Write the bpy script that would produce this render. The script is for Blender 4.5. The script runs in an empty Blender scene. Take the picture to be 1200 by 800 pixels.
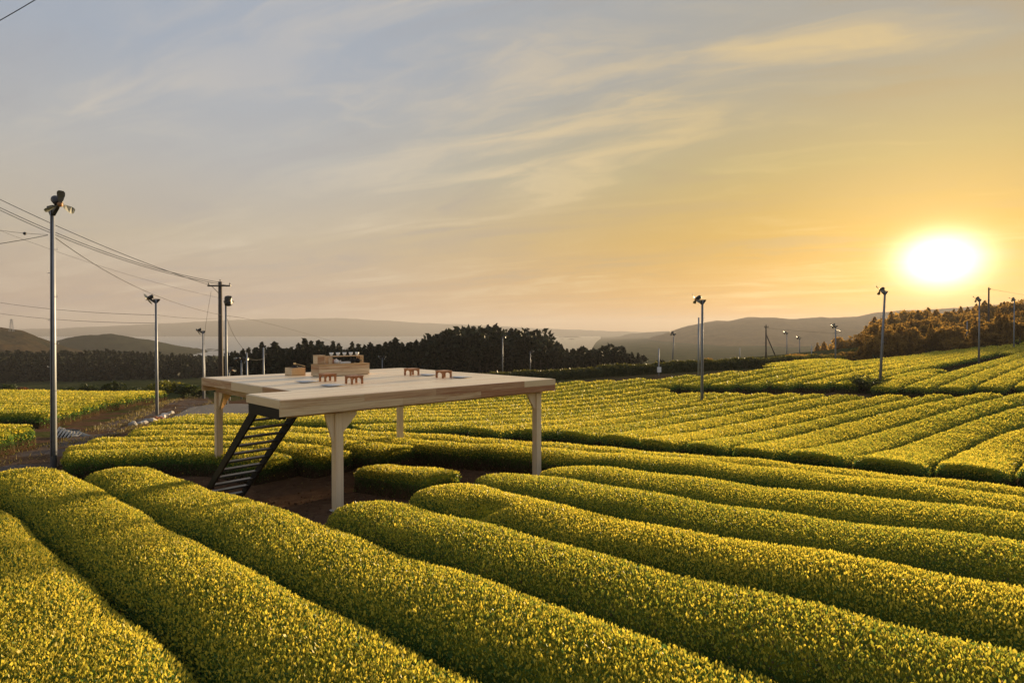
import bpy, math, random
import numpy as np
from mathutils import Vector, Matrix

random.seed(7)
C = bpy.context.scene
COL = C.collection
R = math.radians

# ------------------------------------------------------------------ camera
CZ = 4.0                       # height of the camera in the scene's own zero (the soil by the front deck post is about 0.15)
FPX = 720.0                    # focal length in pixels of the 1200 px wide photograph
PITCH = R(0.85)
cam_d = bpy.data.cameras.new('camera')
cam_d.sensor_width = 36.0
cam_d.lens = 36.0 * FPX / 1200.0
cam_d.clip_start = 0.1
cam_d.clip_end = 40000.0
cam = bpy.data.objects.new('camera', cam_d)
cam.location = (0, 0, CZ)
cam.rotation_euler = (R(90) - PITCH, 0, 0)
COL.objects.link(cam)
C.camera = cam

# ------------------------------------------------------------------ sun, sky, exposure
SUN = Vector((0.6972, 1.0018, 0.1158)).normalized()
SUN_EL = math.asin(SUN.z)
SUN_ROT = math.atan2(SUN.x, SUN.y)
sun_d = bpy.data.lights.new('sun', 'SUN')
sun_d.energy = SUN_STRENGTH = 4.5
sun_d.angle = R(5.0)
sun_d.color = (1.0, 0.72, 0.39)
sun = bpy.data.objects.new('sun', sun_d)
sun.rotation_euler = SUN.to_track_quat('Z', 'Y').to_euler()
sun.location = (60, 80, 60)
COL.objects.link(sun)

C.view_settings.view_transform = 'Standard'
C.view_settings.look = 'None'
C.view_settings.exposure = 2.0
C.view_settings.gamma = 1.0
C.view_settings.use_curve_mapping = False
C.cycles.use_denoising = True
C.cycles.volume_bounces = 1
C.cycles.max_bounces = 6
C.cycles.transparent_max_bounces = 8


class NT:
    """small helper round a node tree"""
    def __init__(s, tree):
        s.t = tree
        tree.nodes.clear()

    def n(s, kind, **kw):
        nd = s.t.nodes.new(kind)
        for k, v in kw.items():
            if k in ('operation', 'blend_type', 'data_type', 'noise_dimensions', 'attribute_name', 'sky_type', 'interpolation_type',
                     'sun_disc', 'sun_elevation', 'sun_rotation', 'air_density', 'dust_density', 'ozone_density', 'altitude', 'clamp',
                     'use_clamp', 'feature', 'distance', 'wave_type', 'bands_direction', 'vector_type', 'normalize', 'voronoi_dimensions'):
                setattr(nd, k, v)
            else:
                s.set(nd, k, v)
        return nd

    def set(s, nd, k, v):
        inp = nd.inputs[int(k[1:])] if (k[0] == '_' and k[1:].isdigit()) else nd.inputs[k.replace('_', ' ')]
        if isinstance(v, bpy.types.NodeSocket):
            s.t.links.new(v, inp)
        elif isinstance(v, bpy.types.Node):
            s.t.links.new(v.outputs[0], inp)
        else:
            inp.default_value = v

    def math(s, op, a, b=0.0, clamp=False):
        nd = s.t.nodes.new('ShaderNodeMath'); nd.operation = op; nd.use_clamp = clamp
        s.set(nd, '_0', a); s.set(nd, '_1', b)
        return nd.outputs[0]

    def vmath(s, op, a, b=None):
        nd = s.t.nodes.new('ShaderNodeVectorMath'); nd.operation = op
        s.set(nd, '_0', a)
        if b is not None: s.set(nd, '_1', b)
        return nd.outputs['Value'] if op in ('DOT_PRODUCT', 'LENGTH') else nd.outputs[0]

    def mix(s, f, a, b, mode='MIX'):
        nd = s.t.nodes.new('ShaderNodeMix'); nd.data_type = 'RGBA'; nd.blend_type = mode
        nd.clamp_factor = True
        s.set(nd, '_0', f); s.set(nd, '_6', a); s.set(nd, '_7', b)
        return nd.outputs[2]

    def ss(s, x, lo, hi, a=0.0, b=1.0):
        nd = s.t.nodes.new('ShaderNodeMapRange'); nd.interpolation_type = 'SMOOTHSTEP'
        s.set(nd, '_0', x); s.set(nd, '_1', lo); s.set(nd, '_2', hi); s.set(nd, '_3', a); s.set(nd, '_4', b)
        return nd.outputs[0]

    def ramp(s, x, stops, interp='LINEAR'):
        nd = s.t.nodes.new('ShaderNodeValToRGB'); nd.color_ramp.interpolation = interp
        e = nd.color_ramp.elements
        while len(e) < len(stops): e.new(0.5)
        for el, (p, c) in zip(e, stops):
            el.position = p; el.color = (*c, 1)
        s.set(nd, '_0', x)
        return nd.outputs[0]

    def noise(s, vec, scale, detail=4.0, rough=0.55, dist=0.0, out=0):
        nd = s.t.nodes.new('ShaderNodeTexNoise')
        if vec is not None: s.set(nd, 'Vector', vec)
        nd.inputs['Scale'].default_value = scale; nd.inputs['Detail'].default_value = detail
        nd.inputs['Roughness'].default_value = rough; nd.inputs['Distortion'].default_value = dist
        return nd.outputs[out]


def srgb(r, g, b):
    f = lambda c: (c / 255 / 12.92) if c / 255 <= 0.04045 else ((c / 255 + 0.055) / 1.055) ** 2.4
    return (f(r), f(g), f(b))


def c4(c): return (c[0], c[1], c[2], 1.0)


world = bpy.data.worlds.new('World')
C.world = world
world.use_nodes = True
w = NT(world.node_tree)
wout = w.n('ShaderNodeOutputWorld')
sky = w.n('ShaderNodeTexSky', sky_type='NISHITA', sun_disc=False, sun_elevation=SUN_EL, sun_rotation=SUN_ROT,
          altitude=350.0, air_density=1.0, dust_density=2.0, ozone_density=1.0)
bg_sky = w.n('ShaderNodeBackground', Color=sky, Strength=0.05)
tc = w.n('ShaderNodeTexCoord')
dirv = w.vmath('NORMALIZE', tc.outputs['Generated'])
sep = w.n('ShaderNodeSeparateXYZ', Vector=dirv)
el = sep.outputs['Z']
# the thin veil of high cloud: grey overhead, cream low down, gold round the sun
dots = w.vmath('DOT_PRODUCT', dirv, tuple(SUN))
ang = w.math('ARCCOSINE', w.math('MINIMUM', dots, 0.99999))          # angle from the sun, radians
elc = w.math('MAXIMUM', el, 0.0)
VEIL_FAR = [(0.0, srgb(172, 156, 152)), (0.05, srgb(190, 168, 150)), (0.14, srgb(196, 182, 160)), (0.25, srgb(184, 183, 180)), (0.38, srgb(165, 174, 187)), (1.0, srgb(164, 174, 190))]
VEIL_SUN = [(0.0, srgb(204, 132, 44)), (0.05, srgb(214, 152, 18)), (0.14, srgb(206, 160, 36)), (0.24, srgb(186, 166, 102)), (0.38, srgb(166, 160, 144)), (1.0, srgb(164, 172, 184))]
vf = w.ramp(elc, VEIL_FAR); vs = w.ramp(elc, VEIL_SUN)
near = w.ss(ang, R(8), R(60), 1.0, 0.0)
veil = w.mix(near, vf, vs)
# wisps: noise on a flat cloud sheet seen in perspective
zz = w.math('ADD', elc, 0.10)
cx = w.math('DIVIDE', sep.outputs['X'], zz); cy = w.math('DIVIDE', sep.outputs['Y'], zz)
cv = w.n('ShaderNodeCombineXYZ', X=cx, Y=cy, Z=0.0)
SD = (-0.906, 0.423)                                                    # the streaks run away to the left, so they climb to the right
along = w.vmath('DOT_PRODUCT', cv, (SD[0], SD[1], 0.0)); across = w.vmath('DOT_PRODUCT', cv, (-SD[1], SD[0], 0.0))
cvm = w.n('ShaderNodeCombineXYZ', X=w.math('MULTIPLY', along, 0.42), Y=w.math('MULTIPLY', across, 1.25), Z=9.2)
warp = w.noise(cvm, 0.9, 4.0, 0.55, 0.0, out=1)
cvec = w.vmath('ADD', cvm, w.vmath('MULTIPLY', w.vmath('SUBTRACT', warp, (0.5, 0.5, 0.5)), (1.1, 1.5, 0.0)))
wisp = w.noise(cvec, 1.1, 9.0, 0.60, 0.35)
fine = w.noise(cvec, 3.6, 8.0, 0.62, 0.5)
patchy = w.ss(w.noise(cv, 0.55, 3.0, 0.5, 0.4), 0.36, 0.60)
wv = w.math('ADD', w.math('MULTIPLY', wisp, 0.70), w.math('MULTIPLY', fine, 0.30))
lit = w.math('MULTIPLY', w.ss(wv, 0.48, 0.63), w.math('ADD', 0.35, w.math('MULTIPLY', patchy, 0.65)))
dark = w.math('MULTIPLY', w.ss(wv, 0.50, 0.39), w.math('ADD', 0.25, w.math('MULTIPLY', patchy, 0.75)))
litc = w.mix(near, c4(srgb(228, 212, 188)), c4(srgb(236, 202, 128)))
darkc = w.mix(near, c4(srgb(156, 156, 166)), c4(srgb(180, 154, 106)))
veil = w.mix(w.math('MULTIPLY', lit, w.math('ADD', 0.48, w.math('MULTIPLY', near, 0.26))), veil, litc)
veil = w.mix(w.math('MULTIPLY', dark, w.math('ADD', 0.32, w.math('MULTIPLY', near, 0.40))), veil, darkc)
# glow of the sun through the veil: a white core, wider than it is high, and a soft skirt
az_c = w.vmath('DOT_PRODUCT', dirv, (SUN.y / math.hypot(SUN.x, SUN.y), -SUN.x / math.hypot(SUN.x, SUN.y), 0.0))
dz = w.math('SUBTRACT', el, SUN.z)
fwd = w.math('GREATER_THAN', dots, 0.3)
rr = w.math('SQRT', w.math('ADD', w.math('POWER', w.math('ABSOLUTE', w.math('MULTIPLY', az_c, 0.74)), 2.0), w.math('POWER', w.math('ABSOLUTE', dz), 2.0)))
core = w.math('MULTIPLY', w.math('EXPONENT', w.math('MULTIPLY', w.math('POWER', w.math('DIVIDE', rr, 0.030), 2.0), -1.0)), 3.2)
skirt = w.math('MULTIPLY', w.math('EXPONENT', w.math('MULTIPLY', w.math('DIVIDE', rr, 0.06), -1.0)), 0.30)
wide = w.math('MULTIPLY', w.math('EXPONENT', w.math('MULTIPLY', w.math('DIVIDE', rr, 0.30), -1.0)), 0.03)
glow = w.vmath('ADD', w.vmath('MULTIPLY', core, (1.0, 0.95, 0.75)), w.vmath('ADD', w.vmath('MULTIPLY', skirt, (1.0, 0.66, 0.10)), w.vmath('MULTIPLY', wide, (1.0, 0.66, 0.14))))
glow = w.vmath('MULTIPLY', glow, fwd)
veil = w.vmath('ADD', veil, glow)
bg_veil = w.n('ShaderNodeBackground', Color=veil, Strength=0.25)
mixw = w.n('ShaderNodeMixShader', _0=0.95, _1=bg_sky, _2=bg_veil)
w.t.links.new(mixw.outputs[0], wout.inputs['Surface'])

# ------------------------------------------------------------------ the lie of the land
NODES = [(-4,4,-3.49), (4,4,-3.25), (12,4,-3.09), (-10,8,-3.69), (-4,9,-3.7), (1,9,-3.58), (7,9,-3.42), (14,10,-3.66), (-16,14,-3.98), (-9,13,-3.89), (-3.5,13.4,-3.87), (1,15,-3.92), (6,14,-3.82), (12,14,-4.05), (20,14,-4.3), (-8.4,17.6,-4.3), (-13,17.5,-4.15), (-20,22,-4.44), (-4.2,22.8,-4.61), (1,21,-4.52), (8,20,-4.6), (15,20,-4.79), (25,22,-4.74), (-12,28,-4.8), (-3,30,-5.13), (6,30,-5.17), (14,30,-5.07), (22,30,-4.85), (34,32,-4.36), (-24,39,-5.51), (-22,34,-5.22), (-10,42,-5.54), (0,42,-5.46), (12.6,40.8,-5.12), (28,46,-4.38), (40,46,-4.04), (-32,64,-7), (-15,60,-6.03), (3,62,-5.15), (22,60,-4.22), (52,68,-3.64), (36,60,-4), (67,82,-3.06), (59,112,-5.45), (-5,90,-6.7), (30,85,-4.66), (-45,95,-9.89), (-150,150,-17), (-70,150,-13), (0,170,-11.5), (80,165,-4.5), (150,150,2), (200,60,1), (-120,60,-11), (-90,10,-6), (90,10,-2.5), (0,-40,-2.5), (-80,-50,-5), (90,-50,-1), (260,180,9), (-260,170,-24), (30,130,-7.2), (100,105,-1.2), (75,125,-3), (-33,36,-5.15), (-45,54,-6), (-58,44,-5.8), (-62,62,-6.9), (-30,47,-5.75), (-80,80,-9.5), (-6.9,15.4,-4.4)]
_N = np.array([(a, b) for a, b, c in NODES], float)
_Z = np.array([c for a, b, c in NODES], float)
_S = 40.0


def _phi(r2): return np.where(r2 > 1e-12, 0.5 * r2 * np.log(r2 + 1e-12), 0.0)


def _solve():
    n = len(_N)
    d = ((_N[:, None] / _S - _N[None] / _S) ** 2).sum(-1)
    A = np.zeros((n + 3, n + 3)); A[:n, :n] = _phi(d)
    P = np.c_[np.ones(n), _N / _S]; A[:n, n:] = P; A[n:, :n] = P.T
    return np.linalg.solve(A, np.r_[_Z, 0, 0, 0])


_W = _solve()


def _smooth(x, a, b):
    t = np.clip((x - a) / (b - a), 0, 1)
    return t * t * (3 - 2 * t)


def ground(x, y):
    """height of the ground; x, y arrays or numbers"""
    x = np.asarray(x, float); y = np.asarray(y, float)
    sh = np.broadcast(x, y).shape
    X = np.broadcast_to(x, sh).ravel(); Y = np.broadcast_to(y, sh).ravel()
    out = np.zeros(len(X))
    for i in range(0, len(X), 20000):
        q = np.c_[X[i:i + 20000], Y[i:i + 20000]]
        qc = np.clip(q, [-280, -60], [280, 190])
        d = ((qc[:, None] / _S - _N[None] / _S) ** 2).sum(-1)
        out[i:i + 20000] = _phi(d) @ _W[:len(_N)] + _W[len(_N)] + qc / _S @ _W[len(_N) + 1:]
    r = np.hypot(X, Y)
    az = np.arctan2(X, np.maximum(Y, 1e-3))
    right = _smooth(az, 0.45, 0.75)
    far = np.interp(r, [0, 200, 320, 600, 820, 1000, 3200], [-12, -15, -21, -24, -28, -38, -42])
    mid = _smooth(az, 0.06, 0.22)
    far = far * (1 - mid) + mid * np.maximum(far, -25.0)
    far = far * (1 - right) + right * np.interp(r, [0, 200, 400, 800, 3000], [0, 4, 10, 6, -20])
    b = _smooth(r, 150, 260)
    out = out * (1 - b) + far * b
    return (out + CZ).reshape(sh)


def gz(x, y): return float(ground(np.array([x]), np.array([y]))[0])


_cp, _sp = math.cos(PITCH), math.sin(PITCH)


def ray(px, py):
    u = (400.0 - py) / FPX
    r = np.array([(px - 600.0) / FPX, _cp + u * _sp, -_sp + u * _cp])
    return r / r[1]


def at(px, py, d):
    """the point seen at a pixel of the photograph, d metres ahead"""
    r = ray(px, py) * d
    return Vector((r[0], r[1], r[2] + CZ))


_TS = np.geomspace(3, 190, 300)


def hit(px, py, off=0.0):
    """where the view at a pixel meets the ground raised by off"""
    r = ray(px, py)
    P = _TS[:, None] * r[None]
    g = P[:, 2] + CZ - (ground(P[:, 0], P[:, 1]) + off)
    k = np.where(g < 0)[0]
    if len(k) == 0: t = _TS[-1]
    elif k[0] == 0: t = _TS[0]
    else:
        k = k[0]; a = g[k - 1] / (g[k - 1] - g[k]); t = _TS[k - 1] + a * (_TS[k] - _TS[k - 1])
    return np.array([r[0] * t, r[1] * t, r[2] * t + CZ])


def hits(pl, off=0.0): return np.array([hit(a, b, off) for a, b in pl])


# ------------------------------------------------------------------ object helpers
def mesh_np(name, verts, faces_flat, face_sizes, mat, attrs=None, smooth=False):
    me = bpy.data.meshes.new(name)
    me.vertices.add(len(verts)); me.vertices.foreach_set('co', np.asarray(verts, np.float32).ravel())
    me.loops.add(len(faces_flat)); me.loops.foreach_set('vertex_index', np.asarray(faces_flat, np.int32))
    me.polygons.add(len(face_sizes))
    st = np.zeros(len(face_sizes), np.int32); st[1:] = np.cumsum(face_sizes)[:-1]
    me.polygons.foreach_set('loop_start', st)
    me.polygons.foreach_set('loop_total', np.asarray(face_sizes, np.int32))
    if smooth: me.polygons.foreach_set('use_smooth', np.ones(len(face_sizes), bool))
    for k, v in (attrs or {}).items():
        a = me.attributes.new(k, 'FLOAT', 'POINT'); a.data.foreach_set('value', np.asarray(v, np.float32))
    me.update(calc_edges=True)
    if mat: me.materials.append(mat)
    return me


class MB:
    """collects shapes, then links them as ONE mesh object"""
    def __init__(s): s.v = []; s.f = []

    def add(s, verts, faces, M=None):
        o = len(s.v)
        for p in verts:
            p = Vector(p)
            s.v.append(M @ p if M else p)
        s.f += [tuple(i + o for i in f) for f in faces]
        return s

    def box(s, lo, hi, M=None, bev=0.0):
        x0, y0, z0 = lo; x1, y1, z1 = hi
        if bev <= 0:
            v = [(x0, y0, z0), (x1, y0, z0), (x1, y1, z0), (x0, y1, z0), (x0, y0, z1), (x1, y0, z1), (x1, y1, z1), (x0, y1, z1)]
            return s.add(v, [(0, 3, 2, 1), (4, 5, 6, 7), (0, 1, 5, 4), (1, 2, 6, 5), (2, 3, 7, 6), (3, 0, 4, 7)], M)
        b = bev
        def ring(z, i): return [(x0 + i, y0 + i, z), (x1 - i, y0 + i, z), (x1 - i, y1 - i, z), (x0 + i, y1 - i, z)]
        v = ring(z0, b) + ring(z0 + b, 0) + ring(z1 - b, 0) + ring(z1, b)
        f = [(3, 2, 1, 0), (12, 13, 14, 15)]
        for r in range(3):
            for k in range(4):
                f.append((r * 4 + k, r * 4 + (k + 1) % 4, r * 4 + 4 + (k + 1) % 4, r * 4 + 4 + k))
        return s.add(v, f, M)

    def tube(s, pts, rad, n=8, cap=True, M=None):
        pts = [Vector(p) for p in pts]
        rs = rad if isinstance(rad, (list, tuple)) else [rad] * len(pts)
        rings = []; ref = None
        for i, p in enumerate(pts):
            t = (pts[min(i + 1, len(pts) - 1)] - pts[max(i - 1, 0)]).normalized()
            if ref is None: ref = Vector((1, 0, 0)) if abs(t.x) < 0.9 else Vector((0, 1, 0))
            a = (ref - t * ref.dot(t)).normalized(); ref = a; b = t.cross(a)
            rings.append([p + (a * math.cos(2 * math.pi * k / n) + b * math.sin(2 * math.pi * k / n)) * rs[i] for k in range(n)])
        v = [q for r in rings for q in r]; f = []
        for i in range(len(pts) - 1):
            for k in range(n):
                f.append((i * n + k, i * n + (k + 1) % n, (i + 1) * n + (k + 1) % n, (i + 1) * n + k))
        if cap:
            f.append(tuple(range(n - 1, -1, -1))); f.append(tuple((len(pts) - 1) * n + k for k in range(n)))
        return s.add(v, f, M)

    def lathe(s, prof, n=16, M=None):
        v = []; f = []
        for r, z in prof:
            v += [(r * math.cos(2 * math.pi * k / n), r * math.sin(2 * math.pi * k / n), z) for k in range(n)]
        for i in range(len(prof) - 1):
            for k in range(n):
                f.append((i * n + k, i * n + (k + 1) % n, (i + 1) * n + (k + 1) % n, (i + 1) * n + k))
        f.append(tuple(range(n - 1, -1, -1))); f.append(tuple((len(prof) - 1) * n + k for k in range(n)))
        return s.add(v, f, M)

    def prism(s, poly, lo, hi, axis='y', M=None):
        n = len(poly)
        def p(a, b, h): return {'y': (a, h, b), 'x': (h, a, b), 'z': (a, b, h)}[axis]
        v = [p(a, b, lo) for a, b in poly] + [p(a, b, hi) for a, b in poly]
        f = [tuple(range(n - 1, -1, -1)), tuple(range(n, 2 * n))] + [(k, (k + 1) % n, n + (k + 1) % n, n + k) for k in range(n)]
        return s.add(v, f, M)

    def build(s, name, mat, parent=None, smooth=False):
        me = bpy.data.meshes.new(name)
        me.from_pydata([tuple(p) for p in s.v], [], s.f)
        me.materials.append(mat)
        if smooth:
            me.polygons.foreach_set('use_smooth', [True] * len(me.polygons))
        import bmesh
        bm = bmesh.new(); bm.from_mesh(me); bmesh.ops.recalc_face_normals(bm, faces=bm.faces); bm.to_mesh(me); bm.free()
        o = bpy.data.objects.new(name, me)
        COL.objects.link(o)
        if parent: o.parent = parent
        return o


def tag(o, label=None, cat=None, group=None, kind=None):
    if label: o['label'] = label
    if cat: o['category'] = cat
    if group: o['group'] = group
    if kind: o['kind'] = kind
    return o


def link(name, me, parent=None):
    o = bpy.data.objects.new(name, me); COL.objects.link(o)
    if parent: o.parent = parent
    return o


def empty(name, loc, rz=0.0, label=None, cat=None, group=None):
    o = bpy.data.objects.new(name, None); COL.objects.link(o)
    o.empty_display_size = 0.2
    o.location = loc; o.rotation_euler = (0, 0, rz)
    return tag(o, label, cat, group)


def dup(root, loc, rz=None, label=None, group=None, scale=None):
    r = root.copy(); COL.objects.link(r); r.location = loc
    if rz is not None: r.rotation_euler = (0, 0, rz)
    if scale: r.scale = scale
    if label: r['label'] = label
    if group: r['group'] = group
    for ch in list(root.children):
        c = ch.copy(); COL.objects.link(c); c.parent = r
        for g in list(ch.children):
            d = g.copy(); COL.objects.link(d); d.parent = c
    return r

# ------------------------------------------------------------------ materials
def new_mat(name):
    m = bpy.data.materials.new(name); m.use_nodes = True
    return m, NT(m.node_tree)


def finish(n, bsdf, disp=None):
    o = n.n('ShaderNodeOutputMaterial', Surface=bsdf)
    return o


def simple(name, col, rough=0.6, metal=0.0, var=0.12, scale=6.0, bump=0.15, bscale=40.0, spec=0.4):
    m, n = new_mat(name)
    tcn = n.n('ShaderNodeTexCoord')
    nz = n.noise(tcn.outputs['Object'], scale, 5.0, 0.6)
    info = n.n('ShaderNodeObjectInfo')
    k = n.math('ADD', n.math('MULTIPLY', nz, var * 2), n.math('MULTIPLY', info.outputs['Random'], var))
    v = n.math('ADD', 1.0 - var * 1.5, k)
    colr = n.vmath('MULTIPLY', c4(col)[:3], n.n('ShaderNodeCombineXYZ', X=v, Y=v, Z=v).outputs[0])
    b = n.noise(tcn.outputs['Object'], bscale, 3.0)
    bmp = n.n('ShaderNodeBump', Strength=bump, Distance=0.01, Height=b)
    p = n.n('ShaderNodeBsdfPrincipled', Base_Color=colr, Roughness=rough, Metallic=metal, Normal=bmp.outputs[0])
    p.inputs['Specular IOR Level'].default_value = spec
    finish(n, p)
    return m


def wood(name, light, dark, rough=0.42, axis=0, gs=1.0, spec=0.5, rv=0.34):
    """planed timber, grain along one axis of the piece, each piece a little different"""
    m, n = new_mat(name)
    tcn = n.n('ShaderNodeTexCoord'); info = n.n('ShaderNodeObjectInfo')
    off = n.math('MULTIPLY', info.outputs['Random'], 37.0)
    sc = [9.0, 9.0, 9.0]; sc[axis] = 0.55
    mp = n.n('ShaderNodeMapping', Vector=tcn.outputs['Object'], Scale=tuple(x * gs for x in sc))
    vec = n.vmath('ADD', mp.outputs[0], n.n('ShaderNodeCombineXYZ', X=off, Y=off, Z=off).outputs[0])
    g1 = n.noise(vec, 1.0, 5.0, 0.6, 1.2)
    g2 = n.noise(vec, 5.0, 4.0, 0.6, 0.6)
    g = n.math('ADD', n.math('MULTIPLY', g1, 0.7), n.math('MULTIPLY', g2, 0.3))
    g = n.math('ADD', g, n.math('MULTIPLY', n.math('SUBTRACT', info.outputs['Random'], 0.5), rv))
    col = n.ramp(g, [(0.38, light), (0.52, tuple((a * 0.6 + b * 0.4) for a, b in zip(light, dark))), (0.66, dark)])
    bmp = n.n('ShaderNodeBump', Strength=0.12, Distance=0.004, Height=g2)
    p = n.n('ShaderNodeBsdfPrincipled', Base_Color=col, Roughness=rough, Normal=bmp.outputs[0])
    p.inputs['Specular IOR Level'].default_value = spec
    finish(n, p)
    return m


M_DECK = wood('pale planed deck timber', (0.78, 0.66, 0.48), (0.68, 0.52, 0.34), 0.36, 1)
M_FASCIA = wood('pale fascia timber along x', (0.68, 0.54, 0.35), (0.40, 0.22, 0.11), 0.55, 0, 1.0, 0.25)
M_FASCIA_Y = wood('pale fascia timber along y', (0.68, 0.54, 0.35), (0.40, 0.22, 0.11), 0.55, 1, 1.0, 0.25)
M_FASCIA_RED = wood('reddish fascia timber along x', (0.56, 0.38, 0.23), (0.34, 0.165, 0.085), 0.55, 0, 1.0, 0.25)
M_FASCIA_Y_RED = wood('reddish fascia timber along y', (0.56, 0.38, 0.23), (0.34, 0.165, 0.085), 0.55, 1, 1.0, 0.25)
M_POST = wood('pale post timber', (0.74, 0.61, 0.43), (0.60, 0.45, 0.29), 0.5, 2)
M_COUNTER = wood('warm counter timber', (0.60, 0.41, 0.21), (0.46, 0.28, 0.12), 0.5, 0)
M_TABLE = wood('red brown table timber', (0.42, 0.18, 0.065), (0.29, 0.11, 0.038), 0.4, 0)
M_BLACK = simple('black painted steel', (0.012, 0.012, 0.012), 0.6, 0.0, 0.2, 4, 0.05, 40, 0.2)
M_TREAD = simple('dark grey steel tread', (0.045, 0.046, 0.046), 0.35, 0.3, 0.2, 4, 0.05)
M_GALV = simple('galvanised steel', (0.24, 0.26, 0.30), 0.55, 0.35, 0.25, 3.0, 0.1, 30, 0.3)
M_DARKMETAL = simple('dark machine steel', (0.03, 0.03, 0.032), 0.45, 0.3, 0.2)
M_BLADE = simple('weathered fan blade', (0.16, 0.17, 0.16), 0.4, 0.2, 0.2)
M_HUB = simple('brown hub', (0.34, 0.17, 0.07), 0.5, 0.0, 0.2)
M_CONC = simple('pale concrete', (0.48, 0.45, 0.42), 0.85, 0, 0.2, 8, 0.3, 60)
M_BRICK = simple('red brick pier', (0.30, 0.13, 0.07), 0.85, 0, 0.25, 12, 0.4, 50)
M_POLEWOOD = simple('dark brown pole', (0.055, 0.045, 0.04), 0.8, 0, 0.2, 6, 0.3, 40)
M_WIRE = simple('black cable', (0.02, 0.02, 0.022), 0.6, 0, 0.05)
M_PORC = simple('white porcelain', (0.75, 0.76, 0.76), 0.25, 0, 0.04, 6, 0.0)
M_CUSH = simple('grey blue cushion cloth', (0.50, 0.51, 0.52), 0.9, 0, 0.1, 10, 0.4, 200)
M_IRON = simple('black cast iron', (0.012, 0.012, 0.013), 0.5, 0.2, 0.1)
M_BAMBOO = simple('pale bamboo', (0.62, 0.47, 0.24), 0.5, 0, 0.1)
M_COPPER = simple('orange brown lacquer', (0.34, 0.12, 0.03), 0.35, 0, 0.1)
M_ROCK = simple('grey field stone', (0.26, 0.25, 0.24), 0.9, 0, 0.35, 5, 0.6, 18)
M_ROCKPALE = simple('pale field stone', (0.52, 0.47, 0.42), 0.9, 0, 0.25, 5, 0.6, 18)
M_ROCKRED = simple('rusty red stone', (0.34, 0.14, 0.07), 0.9, 0, 0.25, 5, 0.6, 18)
M_SLAT = simple('silvery weathered slat', (0.52, 0.50, 0.46), 0.7, 0, 0.2)
M_TARP = simple('dark plastic sheet', (0.035, 0.042, 0.05), 0.45, 0, 0.25, 5, 0.5, 14)
M_BARK = simple('dark bark', (0.055, 0.042, 0.032), 0.95, 0, 0.3, 10, 0.6, 30)


def leaf_mat(name, stops, trans=0.42, rough=0.5):
    """leaf colour by the age of the leaf (an attribute set leaf by leaf): twig, old leaf, young shoot"""
    m, n = new_mat(name)
    a = n.n('ShaderNodeAttribute', attribute_name='age')
    col = n.ramp(a.outputs['Fac'], stops)
    p = n.n('ShaderNodeBsdfPrincipled', Base_Color=col, Roughness=rough)
    p.inputs['Specular IOR Level'].default_value = 0.25
    t = n.n('ShaderNodeBsdfTranslucent', Color=col)
    ms = n.n('ShaderNodeMixShader', _0=trans, _1=p, _2=t)
    finish(n, ms)
    return m


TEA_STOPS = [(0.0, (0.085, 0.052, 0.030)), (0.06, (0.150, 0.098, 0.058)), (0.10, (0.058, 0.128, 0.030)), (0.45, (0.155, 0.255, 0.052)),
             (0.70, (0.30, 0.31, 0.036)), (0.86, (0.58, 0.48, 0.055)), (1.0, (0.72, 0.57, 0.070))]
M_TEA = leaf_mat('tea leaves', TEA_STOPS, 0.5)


def tea_body():
    m, n = new_mat('tea bush body')
    a = n.n('ShaderNodeAttribute', attribute_name='age')
    tcn = n.n('ShaderNodeTexCoord')
    nz = n.noise(tcn.outputs['Object'], 9.0, 6.0, 0.7)
    nb = n.noise(tcn.outputs['Object'], 0.9, 3.0, 0.6)
    f = n.math('ADD', a.outputs['Fac'], n.math('ADD', n.math('MULTIPLY', n.math('SUBTRACT', nz, 0.5), 0.9), n.math('MULTIPLY', n.math('SUBTRACT', nb, 0.5), 0.3)))
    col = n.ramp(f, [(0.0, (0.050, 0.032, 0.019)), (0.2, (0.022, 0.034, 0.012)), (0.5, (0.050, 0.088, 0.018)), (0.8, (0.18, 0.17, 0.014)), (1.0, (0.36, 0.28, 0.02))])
    bmp = n.n('ShaderNodeBump', Strength=0.9, Distance=0.06, Height=nz)
    p = n.n('ShaderNodeBsdfDiffuse', Color=col, Roughness=0.3, Normal=bmp.outputs[0])
    finish(n, p)
    return m


M_TEABODY = tea_body()
M_NEEDLE = leaf_mat('dark conifer foliage', [(0.0, (0.007, 0.010, 0.005)), (0.5, (0.014, 0.020, 0.009)), (1.0, (0.032, 0.038, 0.014))], 0.12, 0.7)
M_GLOWLEAF = leaf_mat('hillside foliage with sunset glow in its colour', [(0.0, (0.17, 0.104, 0.024)), (0.5, (0.29, 0.172, 0.038)), (1.0, (0.40, 0.245, 0.055))], 0.65, 0.9)  # warm glow of backlit haze under the sun is put into the leaf colour
M_BUSH = leaf_mat('green bush foliage', [(0.0, (0.020, 0.032, 0.010)), (0.5, (0.055, 0.075, 0.016)), (1.0, (0.13, 0.14, 0.02))], 0.3)
M_YBUSH = leaf_mat('yellow green bush foliage', [(0.0, (0.05, 0.065, 0.012)), (0.5, (0.16, 0.16, 0.018)), (1.0, (0.34, 0.28, 0.02))], 0.4)
M_RBUSH = leaf_mat('rusty bush foliage', [(0.0, (0.06, 0.028, 0.012)), (0.5, (0.19, 0.075, 0.02)), (1.0, (0.32, 0.13, 0.03))], 0.3)
M_BANK = leaf_mat('rough hedge foliage', [(0.0, (0.024, 0.032, 0.010)), (0.5, (0.07, 0.075, 0.018)), (1.0, (0.20, 0.17, 0.03))], 0.3)
M_GRASS = leaf_mat('dry grass', [(0.0, (0.06, 0.05, 0.02)), (0.5, (0.16, 0.13, 0.035)), (1.0, (0.30, 0.22, 0.06))], 0.35)


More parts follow.
